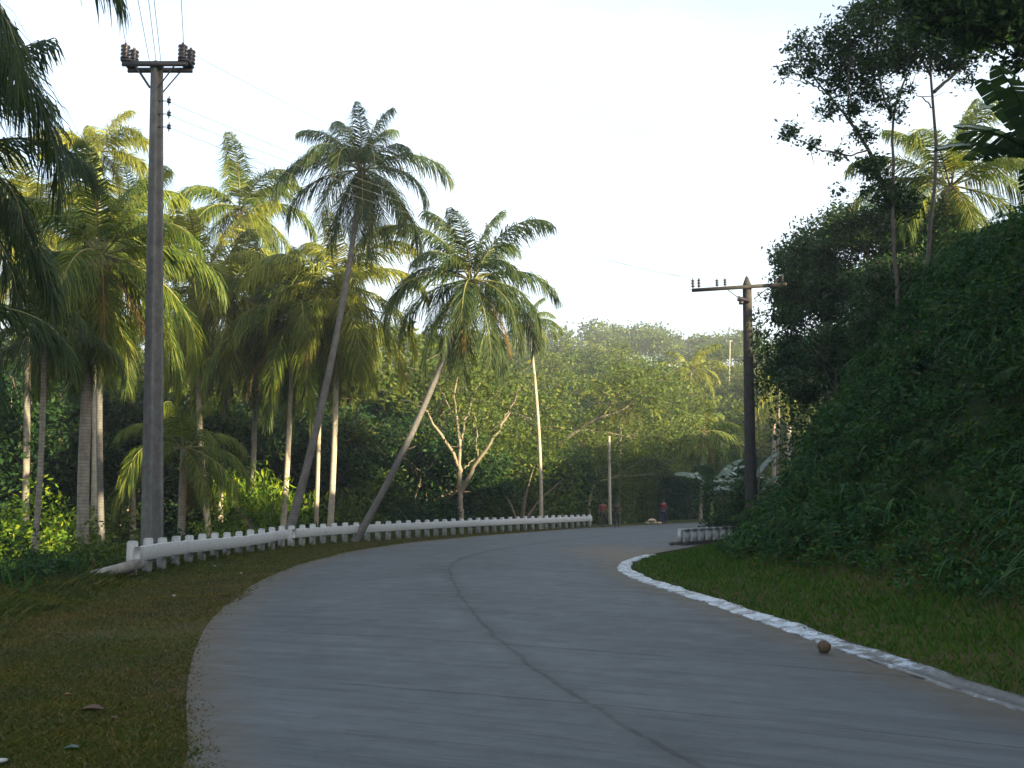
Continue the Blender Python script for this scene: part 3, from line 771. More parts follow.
# sunlit middle slope
mid_spots = []
for q in range(33):
    px = 520 + (q % 11) * 29 + rg.uniform(-10, 10); row = q // 11
    D = [108, 130, 158][row] + rg.uniform(-8, 8); py = [398, 366, 342][row] + rg.uniform(-10, 10)
    mid_spots.append((px, py, D))
for q, (px, py, D) in enumerate(mid_spots):
    b = gpt(px, D); top = at(px, py, D)[2]; s = max(.75, (top - b[2]) / 10.0)
    s *= rg.uniform(.78, 1.15); place_tree(T_far[(q * 3) % 7], 'leafy tree among the many covering the sunlit middle of the far slope', b, s, rg.uniform(0, 6), 'trees on the far slope')
# left background wood behind the palms (seen through the gaps)
for q in range(12):
    px = -40 + q * 42; D = 72 + (q % 3) * 6; b = gpt(px, D); top = at(px, 330 + 25 * math.sin(q * 1.7), D)[2]
    place_tree(T_far[(q * 2) % 7], 'green tree showing in the gaps between the palm crowns', b, (top - b[2]) / 10.0, rg.uniform(0, 6), 'trees seen between the palms')
# far ridge wood as one mass
m = MB()
for q in range(230):
    X = rg.uniform(-130, 190); Y = rg.uniform(185, 330); z = H(X, Y); s = rg.uniform(3.0, 5.2); hh = rg.uniform(5, 11)
    n = 900; P = unit(rg.normal(size=(n, 3))) * rg.uniform(.6, 1.05, (n, 1)) * np.array([s, s, s * .62])
    P += np.round(rg.normal(size=(n, 3)) * .8); P[:, 2] += hh; P += [X, Y, z]
    m.quadcloud(leafquads(P, .85, rg, .7, .1, .8))
    m.tube(np.array([[X, Y, z - .5], [X + .3, Y, z + hh]]), [.25, .12], 5, False)
tag(m.build('far_wood', M['leaf_olive']), 'hazy wood covering the far ridge under the skyline', 'wood', kind='stuff')

# bushes left
def bush(label, c, rad, n, leaf, mat, seed, hz=.8, name='bush', stems=8, aspect=.4, clumps=26, hang=.35):
    rg = rng_(seed); root = empty(name, tuple(c)); tag(root, label, 'bush')
    cl = unit(rg.normal(size=(clumps, 3))) * rg.uniform(.35, 1, (clumps, 1)) * np.array([rad, rad, rad * hz]); cl[:, 2] = np.abs(cl[:, 2]) * 1.15
    k = rg.integers(0, clumps, n); P = cl[k] + unit(rg.normal(size=(n, 3))) * rg.uniform(0, 1, (n, 1)) ** .4 * rad * .33
    P[:, 2] = np.abs(P[:, 2])
    m = MB(); m.quadcloud(leafquads(P, leaf, rg, aspect, hang)); m.build('foliage', M[mat], root)
    m = MB()
    for q in range(stems):
        e = cl[rg.integers(0, clumps)]; m.tube(resample(np.array([[rg.normal() * .1, rg.normal() * .1, -.2], e * [.3, .3, .5], e]), 7), np.linspace(.04, .012, 7) * rad / 1.5, 5, False)
    m.build('stems', M['bark'], root, True)
    return root
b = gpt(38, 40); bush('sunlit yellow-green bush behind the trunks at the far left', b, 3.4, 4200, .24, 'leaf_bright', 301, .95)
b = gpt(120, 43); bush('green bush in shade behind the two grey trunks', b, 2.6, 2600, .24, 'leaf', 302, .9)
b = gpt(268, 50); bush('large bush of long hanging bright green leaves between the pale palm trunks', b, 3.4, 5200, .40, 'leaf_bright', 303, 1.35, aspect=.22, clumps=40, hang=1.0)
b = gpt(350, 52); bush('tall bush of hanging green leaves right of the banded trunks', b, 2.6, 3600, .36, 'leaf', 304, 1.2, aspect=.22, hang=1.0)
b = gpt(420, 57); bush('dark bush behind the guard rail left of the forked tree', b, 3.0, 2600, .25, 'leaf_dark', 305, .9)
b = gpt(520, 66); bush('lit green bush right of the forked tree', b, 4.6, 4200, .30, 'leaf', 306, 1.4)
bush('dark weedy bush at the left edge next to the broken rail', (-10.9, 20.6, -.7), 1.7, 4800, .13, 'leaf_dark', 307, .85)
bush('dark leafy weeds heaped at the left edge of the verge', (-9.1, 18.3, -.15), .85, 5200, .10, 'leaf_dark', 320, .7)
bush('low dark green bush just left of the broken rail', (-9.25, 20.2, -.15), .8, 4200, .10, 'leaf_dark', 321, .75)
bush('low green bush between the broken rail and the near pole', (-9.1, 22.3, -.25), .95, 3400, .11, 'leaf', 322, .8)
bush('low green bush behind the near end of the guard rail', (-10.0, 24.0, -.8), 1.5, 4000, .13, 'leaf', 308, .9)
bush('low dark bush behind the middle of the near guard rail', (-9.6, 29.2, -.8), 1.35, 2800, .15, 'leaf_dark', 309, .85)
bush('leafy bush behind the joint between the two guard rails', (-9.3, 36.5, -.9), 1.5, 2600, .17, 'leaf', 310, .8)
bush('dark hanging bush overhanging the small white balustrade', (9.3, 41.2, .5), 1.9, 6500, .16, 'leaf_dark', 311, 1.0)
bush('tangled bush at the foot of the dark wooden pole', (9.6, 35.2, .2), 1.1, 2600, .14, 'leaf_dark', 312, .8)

# banana-like broad leaves
def banana(label, loc, seed, n=9, L=2.4, wdt=.34, h=1.6, mat='banana', azr=(0, 6.28), emax=75):
    rg = rng_(seed); root = empty('banana_plant', tuple(loc)); tag(root, label, 'banana plant')
    m = MB(); m.tube(np.array([[0, 0, -.2], [.03, 0, h * .5], [0, .04, h]]), [.13, .10, .06], 8, False); m.build('stem', M['crownshaft'], root, True)
    for q in range(n):
        az = azr[0] + (azr[1] - azr[0]) * ((q * .618 + rg.uniform(0, .1)) % 1); e0 = R(emax - 50 * q / n + rg.normal() * 6); dr = R(rg.uniform(45, 95))
        N_ = 22; s = np.linspace(0, 1, N_); th = e0 - dr * s ** 1.2
        D = np.stack([np.cos(th) * math.cos(az), np.cos(th) * math.sin(az), np.sin(th)], 1); LL = L * rg.uniform(.8, 1.1)
        P = np.array([0, 0, h]) + np.vstack([np.zeros(3), np.cumsum(D[:-1] * LL / (N_ - 1), axis=0)])
        side = np.array([-math.sin(az), math.cos(az), 0]); w_ = wdt * np.sin(np.pi * np.clip((s - .12) / .9, 0, 1)) ** .5
        m = MB(); m.tube(P, np.linspace(.03, .006, N_), 5, False)
        for sd in (-1, 1):
            sagz = rg.uniform(.1, .6)
            for a in range(3, N_ - 1):
                if rg.uniform() < .07: continue
                g_ = rg.normal() * .05; ex = (D[a] * .25 + side * sd); tip0 = P[a] + ex * w_[a] - [0, 0, w_[a] * (sagz + g_)]; tip1 = P[a + 1] + ex * w_[a + 1] - [0, 0, w_[a + 1] * (sagz + g_)]
                if rg.uniform() < .25: tip1 = tip1 * .85 + tip0 * .15
                m.add([P[a], P[a + 1], tip1, tip0], [[0, 1, 2, 3]])
        m.build('leaf', M[mat], root)
    return root
banana('banana plant on the bank top reaching broad dark leaves into the right edge', (8.0, 14.6, H(8.0, 14.6)), 401, 19, 1.9, .24, at(1060, 165, 14.6)[2] - H(8.0, 14.6))
banana('banana clump in shade left of the dark pole below the far slope', gpt(712, 62), 402, 9, 3.2, .5, 2.4)
banana('banana clump right of the dark pole with broad bluish leaves', (11.5, 49, H(11.5, 49)), 403, 9, 2.8, .45, 1.8)

# ------------------------------------------------------------------ right bank trees
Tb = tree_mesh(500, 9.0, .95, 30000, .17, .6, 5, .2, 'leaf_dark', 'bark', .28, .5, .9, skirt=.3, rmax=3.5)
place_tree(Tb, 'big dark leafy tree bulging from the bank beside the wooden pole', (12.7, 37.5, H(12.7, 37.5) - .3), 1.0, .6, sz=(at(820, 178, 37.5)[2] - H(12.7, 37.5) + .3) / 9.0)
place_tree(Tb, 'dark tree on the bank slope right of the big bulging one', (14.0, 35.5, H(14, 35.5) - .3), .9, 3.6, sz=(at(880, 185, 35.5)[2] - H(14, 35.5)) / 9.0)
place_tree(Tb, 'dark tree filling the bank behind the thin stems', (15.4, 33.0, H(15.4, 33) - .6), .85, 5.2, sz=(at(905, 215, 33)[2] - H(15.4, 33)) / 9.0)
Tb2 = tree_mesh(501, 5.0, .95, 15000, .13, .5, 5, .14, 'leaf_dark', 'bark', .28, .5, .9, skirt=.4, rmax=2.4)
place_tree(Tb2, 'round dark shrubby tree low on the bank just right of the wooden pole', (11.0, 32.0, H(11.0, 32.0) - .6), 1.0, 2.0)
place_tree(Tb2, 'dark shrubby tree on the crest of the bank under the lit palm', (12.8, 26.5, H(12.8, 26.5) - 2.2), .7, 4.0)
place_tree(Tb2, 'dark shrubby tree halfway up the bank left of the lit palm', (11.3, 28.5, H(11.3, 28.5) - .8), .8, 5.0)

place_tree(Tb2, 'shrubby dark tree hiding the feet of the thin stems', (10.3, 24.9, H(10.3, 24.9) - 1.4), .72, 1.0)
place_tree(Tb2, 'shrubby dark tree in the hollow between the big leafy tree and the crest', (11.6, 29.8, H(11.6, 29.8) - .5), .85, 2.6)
def c0(P, rg, sp_): return P + rg.normal(size=P.shape) * sp_
def drawn_tree(label, base, D, limbs, blobs, leaf, mat, barkm='bark_dark', seed=0, name='tree'):
    rg = rng_(seed); base = np.array(base, float); root = empty(name, tuple(base)); tag(root, label, 'tree'); m = MB()
    for pts, r0, r1 in limbs:
        P = np.array([(base if p is None else at(p[0], p[1], D + p[2])) - base for p in pts]); P = resample(P, 16); P[1:-1] += rg.normal(size=(14, 3)) * .02
        m.tube(P, np.linspace(r0, r1, 16), 6, False)
        for q in range(4):      # twigs
            a = P[rg.integers(6, 16)]; d = unit(rg.normal(size=3) + [0, 0, .5]); m.tube(np.array([a, a + d * .35, a + d * .6 + [0, 0, .1]]), [.012, .008, .004], 4, False)
    m.build('trunk', M[barkm], root, True); m = MB()
    for px, py, r, n, dz in blobs:
        c = at(px, py, D + dz) - base; rm = r * D / F_PX; k = max(5, int(n / 6)); cl = c + unit(rg.normal(size=(k, 3))) * rg.uniform(0, 1, (k, 1)) ** .4 * rm * [1, 1, .8]
        P = cl[rg.integers(0, k, n)] + rg.normal(size=(n, 3)) * rm * .17 * [1, 1, .8]
        P = np.vstack([P, c0(P, rg, .12)]); m.quadcloud(leafquads(P, leaf, rg, .42, .4))
    m.build('crown', M[mat], root); return root
b = (9.4, 24, H(9.4, 24) - .3)
drawn_tree('thin-stemmed tree with sparse airy foliage leaning left on the bank top', b, 24,
    [([None, (893, 240, 0), (894, 170, 0), (891, 115, 0), (903, 85, .3), (915, 50, .6)], .06, .018), ([(890, 200, 0), (873, 155, .2), (850, 122, .3), (828, 95, .5), (800, 62, .6)], .06, .014), ([(868, 150, .2), (850, 157, 0), (815, 148, -.3), (780, 128, -.5)], .025, .008),
     ([(850, 122, .3), (846, 90, -.3), (852, 55, -.6)], .03, .01), ([(891, 118, 0), (880, 85, -.4), (872, 45, -.5)], .035, .01), ([(828, 95, .5), (812, 85, .9), (788, 78, 1.2)], .02, .008)],
    [(830, 35, 16, 240, 0), (855, 15, 16, 260, 0), (848, 66, 20, 420, 0), (865, 92, 18, 300, 0), (828, 108, 12, 140, 0), (870, 165, 14, 260, 0), (800, 48, 17, 260, .6), (786, 70, 9, 90, 1), (815, 66, 17, 330, .5), (838, 84, 15, 260, .3), (840, 50, 20, 420, 0), (858, 30, 20, 360, -.4), (870, 70, 22, 520, -.3), (878, 40, 22, 480, -.5), (900, 60, 20, 420, .3), (905, 30, 20, 420, .5), (853, 110, 12, 160, .2), (862, 135, 14, 180, .2), (790, 132, 10, 130, -.5), (812, 146, 9, 70, -.3), (838, 155, 9, 60, 0), (882, 100, 12, 130, 0), (895, 112, 12, 120, 0), (838, 190, 8, 40, 0), (865, 190, 10, 60, 0), (878, 175, 12, 160, 0), (890, 195, 18, 500, .2), (905, 205, 18, 400, .2)],
    .12, 'leaf_dark', seed=801)
b = (10.1, 24.4, H(10.1, 24.4) - .3)
drawn_tree('thin dark-stemmed tree standing in front of the lit palm with foliage near the top edge', b, 24.4,
    [([None, (929, 235, 0), (936, 165, 0), (933, 92, 0), (928, 60, 0), (940, 20, .2)], .065, .02), ([(934, 92, 0), (952, 76, .3), (975, 55, .5), (990, 40, .6)], .05, .015), ([(930, 75, 0), (915, 50, -.3), (905, 15, -.5)], .035, .01), ([(934, 110, 0), (920, 95, .3), (905, 92, .5)], .02, .008)],
    [(925, 55, 20, 420, 0), (945, 60, 17, 380, .3), (960, 62, 15, 240, .4), (935, 30, 24, 600, 0), (908, 40, 20, 380, -.3), (905, 8, 22, 420, -.4), (880, 5, 20, 300, -.4), (958, 35, 20, 460, .3), (985, 50, 12, 120, .6), (966, 80, 9, 70, .5), (905, 92, 10, 70, .4), (900, -8, 30, 900, 0), (945, -5, 26, 900, 0), (925, 15, 22, 500, 0), (870, 12, 18, 300, 0), (890, 62, 18, 300, 0)], .12, 'leaf_dark', seed=802)
b = (10.6, 16.2, H(10.6, 16.2) - .3)
drawn_tree('near tree whose dark leafy boughs fill the top right corner', b, 15.5,
    [([None, (1160, 150, 0), (1130, 40, 0), (1080, -20, 0), (1010, -15, -.3), (950, 10, -.4)], .14, .03), ([(1110, 10, 0), (1060, 15, .3), (1015, 30, .5), (985, 42, .6)], .05, .012), ([(1130, 60, 0), (1070, 40, .5), (1020, 20, .6)], .04, .012)],
    [(955, 8, 26, 700, -.4), (985, 12, 30, 1100, -.2), (1015, 5, 34, 1200, 0), (975, 35, 16, 260, .2), (1040, 20, 40, 1300, .2), (940, 25, 14, 160, -.4), (1005, 38, 14, 130, .4), (1015, 62, 12, 60, .5), (930, -15, 30, 700, -.4), (1080, 20, 50, 1200, .3), (1005, -40, 60, 2200, 0)], .15, 'leaf_dark', seed=803)

# small branch with leaves beside the pole
# ------------------------------------------------------------------ undergrowth of the bank
rg = rng_(600); m = MB()
nm = 2500; X = rg.uniform(2, 34, nm * 6); Y = rg.uniform(3, 56, nm * 6)
d = signed(np.stack([X, Y], 1), Rr); k = (d > 3.0) & (d < 13) & (Y > .8 * (X - 8)) & (rg.uniform(0, 1, len(d)) < np.clip(30 / (Y + 6), .3, 1)); X, Y, d = X[k][:nm], Y[k][:nm], d[k][:nm]
Z = height(X, Y)
for q in range(len(X)):
    r = rg.uniform(.35, .95) * (.55 + .09 * min(d[q], 9)); n = int(330 * r * r + 80)
    Pn = unit(rg.normal(size=(n, 3))); Pn[:, 2] = np.abs(Pn[:, 2]); P = Pn * r * rg.uniform(.65, 1.05, (n, 1)) * np.array([1, 1, .75]) + [X[q], Y[q], Z[q] - r * .1]
    m.quadcloud(leafquads(P, .045 + .0038 * Y[q], rg, .45, .45))
    if q % 3 == 0:   # arching blades
        for a in range(9):
            az = rg.uniform(0, 6.28); L = r * rg.uniform(1.0, 1.7); t = np.linspace(0, 1, 6)[:, None]; w_ = np.array([math.cos(az), math.sin(az), 0])
            P = np.array([X[q], Y[q], Z[q] + r * .3]) + w_ * L * t + np.array([0, 0, 1.0]) * L * (.9 * t - 1.05 * t * t); sd = np.array([-w_[1], w_[0], 0]) * .018 * (1 - t * .8) * (1 + .03 * Y[q])
            A, B = P - sd, P + sd
            for c in range(5): m.add([A[c], B[c], B[c + 1], A[c + 1]], [[0, 1, 2, 3]])
tag(m.build('undergrowth', M['under']), 'dense creepers, ferns and weeds covering the steep right bank', 'undergrowth', kind='stuff')

rg = rng_(605); m = MB(); cnt = 0
while cnt < 260:
    x, y = rg.uniform(3, 20), rg.uniform(9, 46); dd = signed(np.array([[x, y]]), Rr)[0]
    if dd < 3.2 or dd > 12 or y < .9 * (x - 6): continue
    cnt += 1; z = H(x, y) + .25; az0 = rg.uniform(0, 6.28)
    for q in range(rg.integers(4, 8)):
        frond_geo(m, m, np.array([x, y, z]), az0 + q * 1.1, R(rg.uniform(35, 75)), R(rg.uniform(70, 120)), rg.uniform(.4, 1.0), rg, 16, .22, .28, 1.0)
tag(m.build('bank_ferns', M['fern']), 'arching ferns and cane leaves standing out of the creepers on the right bank', 'ferns', kind='stuff')

def blades(X, Y, Z, h, wd, rg, lean=.5):
    n = len(X); a = rg.uniform(0, 6.28, n); c = np.stack([np.cos(a), np.sin(a), np.zeros(n)], 1)
    b = rg.uniform(0, 6.28, n); l = np.stack([np.cos(b), np.sin(b), np.zeros(n)], 1) * (lean * rg.uniform(.2, 1, n) * h)[:, None]
    P = np.stack([X, Y, Z], 1); up = np.array([0, 0, 1.0]) * h[:, None]; c = c * wd[:, None] if hasattr(wd, '__len__') else c * wd
    return np.stack([P - c, P + c, P + l * .45 + up * .6 + c * .6, P + l + up * .95], 1)
# right verge grass
rg = rng_(610); m = MB()
n = 150000; Y = 6.5 + (46 - 6.5) * rg.uniform(0, 1, n) ** 1.7; X = rg.uniform(2, 16, n)
d = signed(np.stack([X, Y], 1), Rr); k = (d > .24 + .12 * wob(X, Y, 4)) & (d < 5.2) & ((d > .45) | (rg.uniform(0, 1, n) < .5)); X, Y, d = X[k], Y[k], d[k]; n = len(X)
kk = wob(X, Y, 3.0) + rg.normal(size=n) * .5 > -.75; X, Y, d = X[kk], Y[kk], d[kk]; n = len(X)
h = rg.uniform(.035, .10, n) * (1 + .5 * np.clip(wob(X, Y, 2.5), 0, 1)) * (1 + .25 * np.clip(d - .6, 0, 3)); m.quadcloud(blades(X, Y, height(X, Y) - .01, h, .004 + .0006 * Y, rg, .9))
tag(m.build('verge_grass', M['grass_green']), 'green grass on the sloping verge right of the drain kerb', 'grass', kind='stuff')
# left verge grass, short and patchy
rg = rng_(611); m = MB()
n = 520000; Y = 5.2 + (60 - 5.2) * rg.uniform(0, 1, n) ** 2.1; xe = np.interp(Y, Lr[:, 1], Lr[:, 0]) + .3; X = xe - np.minimum(xe + .56 * Y + .6, 8.5) * rg.uniform(0, 1, n)
d = -signed(np.stack([X, Y], 1), Lr); k = (d > -.3 * rg.uniform(0, 1, n) ** 2.5) & (d < 9) & (X > -.62 * Y - 1); X, Y, d = X[k], Y[k], d[k]; n = len(X)
dens = wob(X * 2.2, Y * 2.2, 1.3) * .6 + wob(X, Y, .6) * .6 + .25 * np.clip(d - 1.2, -1, 2) + .12
kk = rg.normal(size=n) * .35 < dens + .12; X, Y, d, dens = X[kk], Y[kk], d[kk], dens[kk]; n = len(X)
h = rg.uniform(.012, .04, n) * (1 + np.clip(dens, 0, 1)) * (1 + 2.6 * np.clip(d - 2.0, 0, 1.6)); Z = height(X, Y) - .004
isdry = rg.uniform(0, 1, n) < .34 + .42 * wob(X, Y, 1.1)
h = np.where(isdry, np.minimum(h, .05), h); q = blades(X, Y, Z, h, .003 + .0006 * Y, rg, 1.6)
m.quadcloud(q[~isdry]); tag(m.build('verge_turf', M['grass']), 'short patchy turf on the left verge between road and guard rail', 'grass', kind='stuff')
m = MB(); m.quadcloud(q[isdry]); tag(m.build('dry_grass', M['dry']), 'dry straw coloured grass mixed into the left verge', 'grass', kind='stuff')
# weeds behind the rail
rg = rng_(612); m = MB(); n = 42000
Y = rg.uniform(16, 66, n); X = rg.uniform(-24, 6, n); d = -signed(np.stack([X, Y], 1), Lr); k = (d > 3.25) & (d < 10); X, Y = X[k], Y[k]
Z = height(X, Y); hh = .55 * (1 + .6 * wob(X, Y, 1.6)); P = np.stack([X, Y, Z + rg.uniform(0, 1, len(X)) * np.clip(hh, .1, 1.2)], 1)
m.quadcloud(leafquads(P, .17, rg, .3, .1)); m.quadcloud(blades(X[::3], Y[::3], Z[::3], rg.uniform(.3, .8, len(X[::3])), .012, rg, .6))
tag(m.build('weeds', M['under']), 'knee-high weeds filling the ground behind the guard rails', 'weeds', kind='stuff')

# ------------------------------------------------------------------ near concrete power pole
def insulator(root_, p, h, r, n, mat, name='insulator'):
    m = MB(); prof = []
    for q in range(n):
        z = h * q / n; prof += [(z, r * .45), (z + h / n * .35, r), (z + h / n * .7, r * .9)]
    prof.append((h, r * .4)); P = np.array([[0, 0, z] for z, _ in prof]) + p
    th = np.arange(8) * math.pi / 4; V = []
    for (z, rr_), c in zip(prof, P):
        for t in th: V.append([c[0] + rr_ * math.cos(t), c[1] + rr_ * math.sin(t), c[2]])
    k = 8; nn = len(prof); i, j = np.meshgrid(np.arange(nn - 1), np.arange(k), indexing='ij')
    m.add(V, np.stack([i * k + j, i * k + (j + 1) % k, (i + 1) * k + (j + 1) % k, (i + 1) * k + j], -1).reshape(-1, 4))
    m.tube(np.array([p + [0, 0, -.06], p + [0, 0, h + .05]]), r * .25, 6)
    return m.build(name, M[mat], root_, True)
PB = np.array([-8.55, 24.1, -.15]); PT = at(157, 64, 24.1)
pole = empty('concrete_power_pole', tuple(PB)); tag(pole, 'tall grooved concrete power pole with a short steel crossarm behind the near guard rail', 'power pole')
m = MB(); top = PT - PB; nz_ = 12
hp = [(-1, -1), (1, -1), (1, -.55), (.28, -.42), (.28, .42), (1, .55), (1, 1), (-1, 1), (-1, .55), (-.28, .42), (-.28, -.42), (-1, -.55)]
hp = [(y, x) for x, y in hp]
V = []
for a in range(nz_):
    t = a / (nz_ - 1); s = .20 * (1 - t) + .112 * t; c = top * t
    for x, y in hp:
        X_, Y_ = x * s, y * s * .9; an = R(52)
        V.append([c[0] + X_ * math.cos(an) - Y_ * math.sin(an), c[1] + X_ * math.sin(an) + Y_ * math.cos(an), c[2]])
k = 12; i, j = np.meshgrid(np.arange(nz_ - 1), np.arange(k), indexing='ij')
m.add(V, np.stack([i * k + (j + 1) % k, i * k + j, (i + 1) * k + j, (i + 1) * k + (j + 1) % k], -1).reshape(-1, 4))
m.box(top + [0, 0, -.04], (.12, .12, .07), R(52)); m.build('post', M['conc'], pole)
armz = at(157, 67, 24.1)[2] - PB[2]
xa, xb = at(125, 67, 24.1)[0] - PB[0], at(190, 67, 24.1)[0] - PB[0]
for dy in (-.19, .19):
    m = MB(); m.box(((xa + xb) / 2, dy, armz), ((xb - xa) / 2, .03, .06)); m.build('crossarm', M['steel'], pole)
for sx, xe in ((-1, xa), (1, xb)):
    m = MB(); cx = xe - sx * .10
    m.box((cx, 0, armz + .09), (.13, .24, .028)); m.build('bracket', M['steel'], pole)
    for dx, dy in ((-.05, -.14), (.06, .14)): insulator(pole, np.array([cx + dx * 1.0, dy, armz + .12]), .40, .125, 4, 'ceramic')
    m = MB()
    for dy in (-.20, .20): m.tube(np.array([[xe - sx * .32, dy, armz - .05], [top[0] + sx * .10, dy * .8, armz - .62]]), .018, 5)
    m.build('brace', M['steel'], pole)
for py in (101, 114, 127):
    p = at(165, py, 24.1) - PB; m = MB(); m.tube(np.array([p + [-.30, 0, 0], p + [.10, 0, 0]]), .012, 5)
    m.build('spool_bracket', M['steel'], pole); insulator(pole, p + np.array([.10, 0, -.06]), .13, .055, 2, 'ceramic')

# ------------------------------------------------------------------ right wooden pole
QB = np.array([at(752, 545, 36)[0], 36.0, H(at(752, 545, 36)[0], 36.0) - .1]); QT = at(747, 285, 36)
wp = empty('wooden_power_pole', tuple(QB)); tag(wp, 'dark wooden power pole with pointed top and tilted crossarm by the right bank', 'power pole')
top = QT - QB; m = MB()
m.tube(np.array([top * t for t in np.linspace(0, 1, 10)]), np.linspace(.225, .165, 10), 8)
m.tube(np.array([top, top + [0, 0, .28], top + [-.01, 0, .34]]), [.16, .06, .01], 8); m.build('post', M['wood_dark'], wp)
a, b = at(691, 291.5, 36) - QB - [0, .2, 0], at(785, 285.5, 36) - QB - [0, .2, 0]
m = MB(); V = []
for p in (a, b):
    for y, z in ((-.05, -.06), (.05, -.06), (.05, .06), (-.05, .06)): V.append(p + [0, y, z])
m.add(V, [[0, 1, 5, 4], [1, 2, 6, 5], [2, 3, 7, 6], [3, 0, 4, 7], [0, 3, 2, 1], [4, 5, 6, 7]]); m.build('crossarm', M['wood_dark'], wp)
ins_r = []
for px, h_ in ((692, .30), (698, .30), (716, .24), (724, .24), (774, .24), (781, .24)):
    t = (at(px, 288, 36)[0] - QB[0] - a[0]) / (b[0] - a[0]); p = a * (1 - t) + b * t; p = p + [0, 0, .08]
    insulator(wp, p + np.array([0, 0, .02]), h_, .065, 3, 'ceramic'); ins_r.append(QB + p + [0, 0, h_ * .8])
m = MB(); m.tube(np.array([at(728, 290, 35.7) - QB, at(740, 299, 35.8) - QB]), .018, 5); m.tube(np.array([at(768, 288, 35.7) - QB, at(754, 299, 35.8) - QB]), .018, 5); m.build('brace', M['steel'], wp)
m = MB(); p = at(741, 300, 35.8) - QB; m.tube(np.array([p + [-.12, 0, .06], p + [.3, 0, -.04]]), [.10, .07], 8); m.box(p + [0, 0, -.1], (.07, .07, .06)); m.build('cable_clamp', M['ceramic'], wp)

# vine climbing the dark pole
rg = rng_(640); vr = empty('climbing_vine', (QB[0] + .3, QB[1], QB[2])); tag(vr, 'leafy vine hanging round the upper half of the dark wooden pole', 'vine')
n = 900; py = rg.choice([322, 338, 352, 345, 375, 390], n) + rg.normal(size=n) * 9; px = 757 + rg.normal(size=n) * 5 + (py > 330) * rg.uniform(0, 9, n)
P = np.array([at(x, y, 36 + e) for x, y, e in zip(px, py, rg.normal(size=n) * .25)]) - np.array([QB[0] + .3, QB[1], QB[2]])
m = MB(); m.quadcloud(leafquads(P, .17, rg, .4, .5)); m.build('foliage', M['leaf_dark'], vr)
m = MB(); m.tube(np.array([at(x, y, 36.2) - np.array([QB[0] + .3, QB[1], QB[2]]) for x, y in ((757, 540), (760, 450), (756, 380), (759, 320))]), .02, 5); m.build('stem', M['bark'], vr)

# ------------------------------------------------------------------ other poles
b = gpt(610, 73); m = MB(); tp = at(609, 437, 73); m.tube(np.array([b, tp]) - b, [.13, .10], 8); m.tube(np.array([tp - b, tp - b + [0, 0, .06]]), [.12, .11], 8)
o = m.build('wooden_post', M['wood_pale']); o.location = b; tag(o, 'plain pale post without wires standing behind the two walking people', 'post')
b = gpt(730, 150); tp = at(730, 341, 150); m = MB(); m.tube(np.array([[0, 0, 0], tp - b]), [.12, .09], 6); m.box(tp - b, (.4, .05, .05))
o = m.build('distant_pole', M['wood_pale']); o.location = b; tag(o, 'tiny pale pole on the far hill just left of the dark wooden pole', 'pole')
b = gpt(789, 92); tp = at(789, 427, 92); m = MB(); m.tube(np.array([[0, 0, 0], tp - b]), [.26, .2], 8)
o = m.build('tree_stump', M['palm_trunk_pale']); o.location = b; tag(o, 'pale bare stump catching sun right of the dark pole', 'stump')
b = gpt(774, 92); tp = at(774, 424, 92); m = MB(); m.tube(np.array([[0, 0, 0], tp - b]), [.2, .16], 8)
o = m.build('bare_trunk', M['bark_pale']); o.location = b; tag(o, 'thin grey bare trunk close right of the dark pole', 'trunk')

# ------------------------------------------------------------------ cables
def cable(A, B, sag, label, r=.011, group='overhead power cables'):
    t = np.linspace(0, 1, 40)[:, None]; P = np.array(A) * (1 - t) + np.array(B) * t; r = min(r, .0045 if 'two power poles' in label or 'slanting' in label or 'down between' in label else .007); P[:, 2] -= (sag * 4 * t * (1 - t))[:, 0]
    m = MB(); m.tube(P - P[0], r, 4, False); o = m.build('power_cable', M['cable']); o.location = P[0]; tag(o, label, 'cable', group)
def beyond(A, px, py, D, D2=-14):
    B = at(px, py, D); t = (D2 - A[1]) / (B[1] - A[1]); C = A + (B - A) * t; C[2] = A[2] - .4; return C
xl, xr = at(127, 50, 24.1), at(184, 50, 24.1)
m1 = at(150, 64, 24.1); m2 = at(155, 62, 24.1)
for A, px, D, lab in ((xl, 108, 19.5, 'leftmost cable rising from the left insulators to the top edge'), (m1, 129, 19, 'second cable from the left above the near pole'), (m2 + [.0, .1, 0], 141, 18.8, 'third cable from the left above the near pole'), (m2 + [.12, .1, 0], 147, 18.8, 'fourth cable from the left above the near pole'), (xr, 177, 19.5, 'rightmost cable rising from the right insulators to the top edge')):
    cable(A, beyond(A, px, 0, D), .25, lab)
for q, (A, lab) in enumerate(((xr, 'topmost cable slanting from the near pole to the far wooden pole'), (at(167, 101, 24.1), 'second cable down between the two power poles'), (at(167, 114, 24.1), 'third cable down between the two power poles'), (at(167, 127, 24.1), 'lowest cable between the two power poles'))):
    cable(A, ins_r[q], .35 + .1 * q, lab, .009)
for q in range(2):
    cable(ins_r[q], at(560 + q * 30, 352 + 6 * q, 110), 1.2, ['outer', 'inner'][q] + ' cable leaving the wooden pole towards the far slope', .012)

